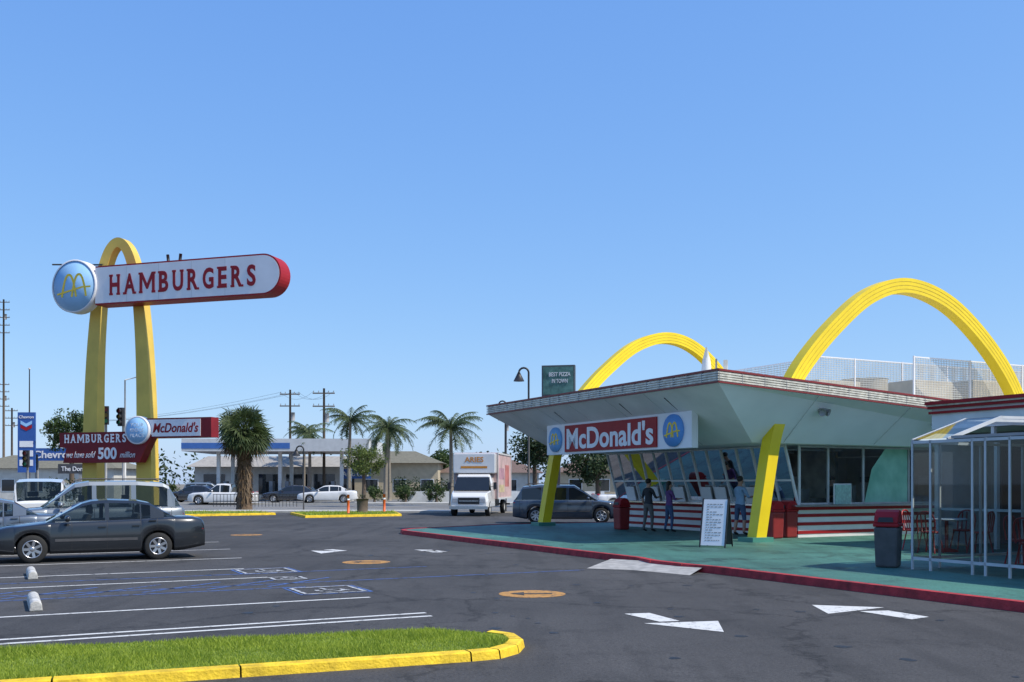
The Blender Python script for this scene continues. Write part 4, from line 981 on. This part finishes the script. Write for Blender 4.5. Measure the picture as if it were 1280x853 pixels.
b=MB(); b.hexa([(-12.6,8,3.502),(10,8,3.502),(10,19,3.502),(-12.6,19,3.502),(-11,10.5,4.7),(8.5,10.5,4.7),(8.5,17,4.7),(-11,17,4.7)],mat('shop_roof',(.33,.31,.28),.8,.15,3))
b.obj('shop_roof',gs)
b=MB()
for x in (-11,-8,-5,-2,1,4): b.bx(x,x+2.3,8.95,8.99,.5,2.7,CARGLASS)
b.objs('window',gs)
b=MB(); b.bx(4.6,7.8,4.9,5.0,2.2,3.2,DBLUE); b.obj('wall_sign',gs)
text('Auto Care',2.8,.5,SIGNW,gs,(6.2,4.86,2.7),(1,0,0),(0,0,1),.01,.02)
bp=thing('pylon_sign','tall narrow blue fuel brand pylon sign','sign',(-36.3,75,0),0)
b=MB(); b.bx(-.65,.65,-.25,-.1,2.5,7,DBLUE); b.obj('board',bp); b=MB(); b.bx(-.12,.12,-.098,.1,0,7,GREY); b.obj('post',bp)
b=MB()
for z,m in ((6.25,BLUE),(5.95,RED)): b.ext([(-.42,-.26,z+.12),(0,-.26,z-.1),(.42,-.26,z+.12),(.42,-.26,z-.12),(0,-.26,z-.34),(-.42,-.26,z-.12)],(0,-.02,0),m)
b.obj('emblem',bp)
b=MB()
for z in (3.0,3.7,4.4): b.bx(-.5,.5,-.28,-.251,z,z+.45,SIGNW)
b.objs('price_panel',bp); text('Chevron',1.1,.22,SIGNW,bp,(0,-.27,6.65),(1,0,0),(0,0,1),.01,.01)
bs=thing('low_sign','low wide blue fuel brand sign','sign',(-36.6,80,0),0)
b=MB(); b.bx(-1.9,1.9,-.15,.15,3.5,4.5,DBLUE); b.obj('board',bs); b=MB(); b.bx(-1.5,-1.3,-.1,.1,0,3.5,GREY); b.bx(1.3,1.5,-.1,.1,0,3.5,GREY); b.objs('post',bs)
text('Chevron',3.2,.6,SIGNW,bs,(0,-.17,4.0),(1,0,0),(0,0,1),.01,.02)
ds=thing('shop_sign','small dark shop sign with pale lettering','sign',(-31.5,73,0),0)
b=MB(); b.bx(-1.6,1.6,-.1,.1,2.4,3.1,DGREY); b.obj('board',ds); b=MB(); b.bx(-.1,.1,-.08,.08,0,2.4,GREY); b.obj('post',ds)
text('The Donut Co.',2.7,.34,SIGNW,ds,(0,-.12,2.75),(1,0,0),(0,0,1),.01,.01)
def house(loc,w,d,h,rh,cw,crf,label,flat=False):
    e=thing('house',label,'house',loc)
    b=MB(); b.bx(-w/2,w/2,-d/2,d/2,0,h,cw); b.obj('wall',e)
    b=MB(); o=.6; b.hexa([(-w/2-o,-d/2-o,h-.1),(w/2+o,-d/2-o,h-.1),(w/2+o,d/2+o,h-.1),(-w/2-o,d/2+o,h-.1),(-w/2+d*.35,-.1,h+rh),(w/2-d*.35,-.1,h+rh),(w/2-d*.35,.1,h+rh),(-w/2+d*.35,.1,h+rh)],crf); b.obj('roof',e)
    for i in range(int(w/3)):
        x=-w/2+1.2+i*3; wn=part('window',e)
        b=MB(); b.bx(x,x+1.3,-d/2-.05,-d/2-.032,.9,2.1,CARGLASS); b.obj('window_pane',wn); b=MB(); b.bx(x-.08,x+1.38,-d/2-.03,-d/2-.005,.82,2.18,WHITE); b.obj('frame',wn)
H_1=mat('beige_stucco',(.45,.38,.27),.85,.1,2); H_2=mat('roof_olive',(.16,.15,.11),.85,.2,4); H_3=mat('roof_brown',(.15,.10,.08),.85,.2,4); H_4=mat('white_stucco',(.55,.54,.5),.85,.1,2)
house((-12.5,112,0),9,8,4.0,1.3,H_1,H_2,'beige two-level house with low olive roof')
house((-2.5,116,0),11,8,3.0,1.4,H_4,H_3,'white bungalow with brown roof')
house((12,112,0),14,8,3.0,1.6,H_1,H_3,'beige bungalow beyond the street')
house((-50,110,0),16,9,3.4,1.4,H_4,H_2,'pale low building beside the filling station')
house((-72,120,0),18,9,3.8,1.4,H_1,H_3,'beige low building behind the sign')
house((28,112,0),14,8,3.0,1.6,H_4,H_2,'white bungalow beyond the street')
bw=MB(); bw.bx(-9,8,86.5,86.8,0,1.0,WHITE); bw=bw.obj('boundary_wall'); bw['label']='low white boundary wall along the far pavement'; bw['category']='wall'
# ---------------------------------------------------------------- poles, lamps, signals
def upole(loc,H,label,arms=2,r=.17):
    e=thing('utility_pole',label,'utility pole',loc,0,'wooden utility poles')
    b=MB(); b.tube([(0,0,-.1),(0,0,H)],[r,r*.65],WOOD,9); b.obj('pole',e)
    for k in range(arms):
        b=MB(); z=H-.5-k*1.3; b.box((0,-.15,z),(2.2,.1,.12),WOOD)
        for x in (-1,-.5,.5,1): b.tube([(x,-.15,z+.05),(x,-.15,z+.25)],.04,GREY,6)
        b.obj('crossarm',e)
    b=MB(); b.cyl((.3,0,H-3.4),(.3,0,H-2.5),.22,GREY,12); b.obj('transformer',e)
for x,y,h in ((-24.4,110,12),(-18.8,100,11.2),(-1,150,13),(-64,140,10.5)): upole((x,y,0),h,'wooden utility pole with crossarms and wires')
for x,y,h,n_ in ((-86.4,170,33,5),(-91.5,180,20,4),(-88,176,15,3)): upole((x,y,0),h,'very tall slender power pole with several crossarms',n_,.22)
wr_=MB()
def wire(p,q,sag=.8,r=.012):
    p=Vector(p);q=Vector(q); wr_.tube([p+(q-p)*t-Vector((0,0,4*sag*t*(1-t))) for t in [i/10 for i in range(11)]],r,BLACK,4)
for dx in (-1,.5,1):
    wire((-24.4+dx,109.8,11.7),(-18.8+dx,99.8,10.9)); wire((-24.4+dx,109.8,11.7),(-64+dx,139.8,10.2))
wo=wr_.obj('overhead_wire'); wo['label']='thin black overhead wires between utility poles'; wo['category']='wires'
def gooseneck(loc,H,s=1):
    e=thing('street_lamp','dark gooseneck street lamp with a bell shade','street lamp',loc,0,'gooseneck lamps')
    b=MB(); b.tube([(0,0,-.1),(0,0,H-.3)]+[(-.22+.22*math.cos(t),0,H-.3+.22*math.sin(t)) for t in [k*math.pi/8 for k in range(1,9)]],.045,BLACK,8); b.obj('pole',e)
    b=MB(); b.tube([(-.44,0,H-.28),(-.44,0,H-.42),(-.44,0,H-.68)],[.05,.12,.25],BLACK,14); b.obj('lamp_shade',e)
gooseneck((.75,45,0),6.95); gooseneck((-.35,60,0),6.7); gooseneck((-12.5,60,0),4.0)
def lamp(loc,H):
    e=thing('street_lamp','tall grey street lamp with a long arm','street lamp',loc,0)
    b=MB(); b.tube([(0,0,0),(0,0,H)],[.12,.07],LGREY,8); b.tube([(0,0,H),(1.2,0,H+.3)],.05,LGREY,6); b.obj('pole',e)
    b=MB(); b.ell((1.4,0,H+.3),(.35,.15,.09),LGREY,10,6); b.obj('lamp_head',e)
lamp((-35.6,92,0),11.2)
fp=thing('flag_pole','tall thin bare dark pole beside the pylon sign','pole',(-38.6,80,0)); b=MB(); b.tube([(0,0,0),(0,0,10.8)],[.09,.04],DGREY,8); b.obj('pole',fp); b=MB(); b.ell((0,0,10.85),(.09,.09,.09),LGREY,8,6); b.obj('finial',fp)
def signal(loc,H,r=0):
    e=thing('traffic_signal','black traffic signal head on a grey pole','traffic signal',loc,r,'traffic signals')
    b=MB(); b.tube([(0,.2,0),(0,.2,H)],.08,GREY,8); b.obj('pole',e)
    b=MB(); b.bx(-.2,.2,-.12,.12,H-1.2,H,BLACK); b.obj('housing',e,bevel=.02)
    for k,c in enumerate(((.3,.02,.02),(.35,.2,.02),(.03,.3,.12))):
        b=MB(); z=H-.22-k*.37; b.lathe([(0,-.13),(.13,-.13)],mat('lens%d'%k,c,.3,.1,5),14,'Y',(0,0,z)); b.tube([(0,-.12,z+.0),(0,-.3,z-.0)],.15,BLACK,12,caps=False); b.obj('lens',e)
signal((-26.4,65,0),6.7,R(20)); signal((-25.4,65,0),6.6,R(-20)); signal((-36.5,76.5,0),3.9); signal((-34.0,70,0),4.0)
# pizza sign
pz=thing('billboard','green rectangular restaurant sign on a tall post','billboard',(2.8,60,0),R(-12))
b=MB(); b.bx(-1.0,1.0,-.2,.2,6.9,8.75,mat('billboard_frame',(.08,.09,.09),.5,.1,3)); b.obj('board',pz); b=MB(); b.bx(-.1,.1,-.1,.1,0,6.898,DGREY); b.obj('post',pz)
b=MB(); b.bx(-.92,.92,-.215,-.201,7.0,8.65,mat('billboard_green',(.06,.17,.14),.5,.5,2.5,c2=(.12,.26,.22))); b.obj('panel',pz)
text('BEST PIZZA',1.3,.24,SIGNW,pz,(.1,-.23,8.2),(1,0,0),(0,0,1),.01,.01); text('IN TOWN',.95,.24,SIGNW,pz,(.1,-.23,7.8),(1,0,0),(0,0,1),.01,.01)
for x,y in ((-8.4,51.3),(-6.9,54)):
    e=thing('bollard','slim orange delineator post on the island kerb','bollard',(x,y,.1),0,'orange posts'); b=MB(); b.tube([(0,0,0),(0,0,1.0)],.07,ORANGE,12); b.obj('post',e)
    b=MB(); b.tube([(0,0,0),(0,0,.05)],[.16,.14],BLACK,12); b.obj('base',e); b=MB(); b.tube([(0,0,.72),(0,0,.82)],.073,SIGNW,12); b.obj('reflector_band',e)
e=thing('planter','weathered brown cylindrical planter stub','planter',(-8.0,53.5,.1)); b=MB(); b.tube([(0,0,0),(0,0,.6),(0,0,.75)],[.28,.3,.34],WOOD,14); b.obj('pot',e); b=MB(); leafquads(b,(0,0,.85),.25,60,.12,LEAFD); b.obj('plant',e)
# wheel stops
def stop(x,y):
    p=[(-.08,0),(-.07,.10),(-.03,.135),(.03,.135),(.07,.10),(.08,0)]
    b=MB(); b.ext([(a,0,z) for a,z in p],(0,1.3,0),mat('stop_white',(.48,.47,.44),.8,.35,6,bump=.5)); o=b.obj('wheel_stop',bevel=.015); o.location=(x,y,.004); o.rotation_euler=(0,0,math.atan2(-V.x,V.y)); o['label']='weathered white concrete wheel stop on asphalt'; o['category']='wheel stop'; o['group']='wheel stops in the bays'
stop(-8.24,17.2); stop(-6.14,12.9)
e=thing('railing','low black metal railing along the far lot edge','railing',(-18.5,72,0)); b=MB()
for z in (.4,.9): b.beam((-3,0,z),(3,0,z),.04,.04,BLACK)
for i in range(25): b.beam((-3+i*.25,0,0),(-3+i*.25,0,.92),.03,.03,BLACK)
b.obj('rail',e)
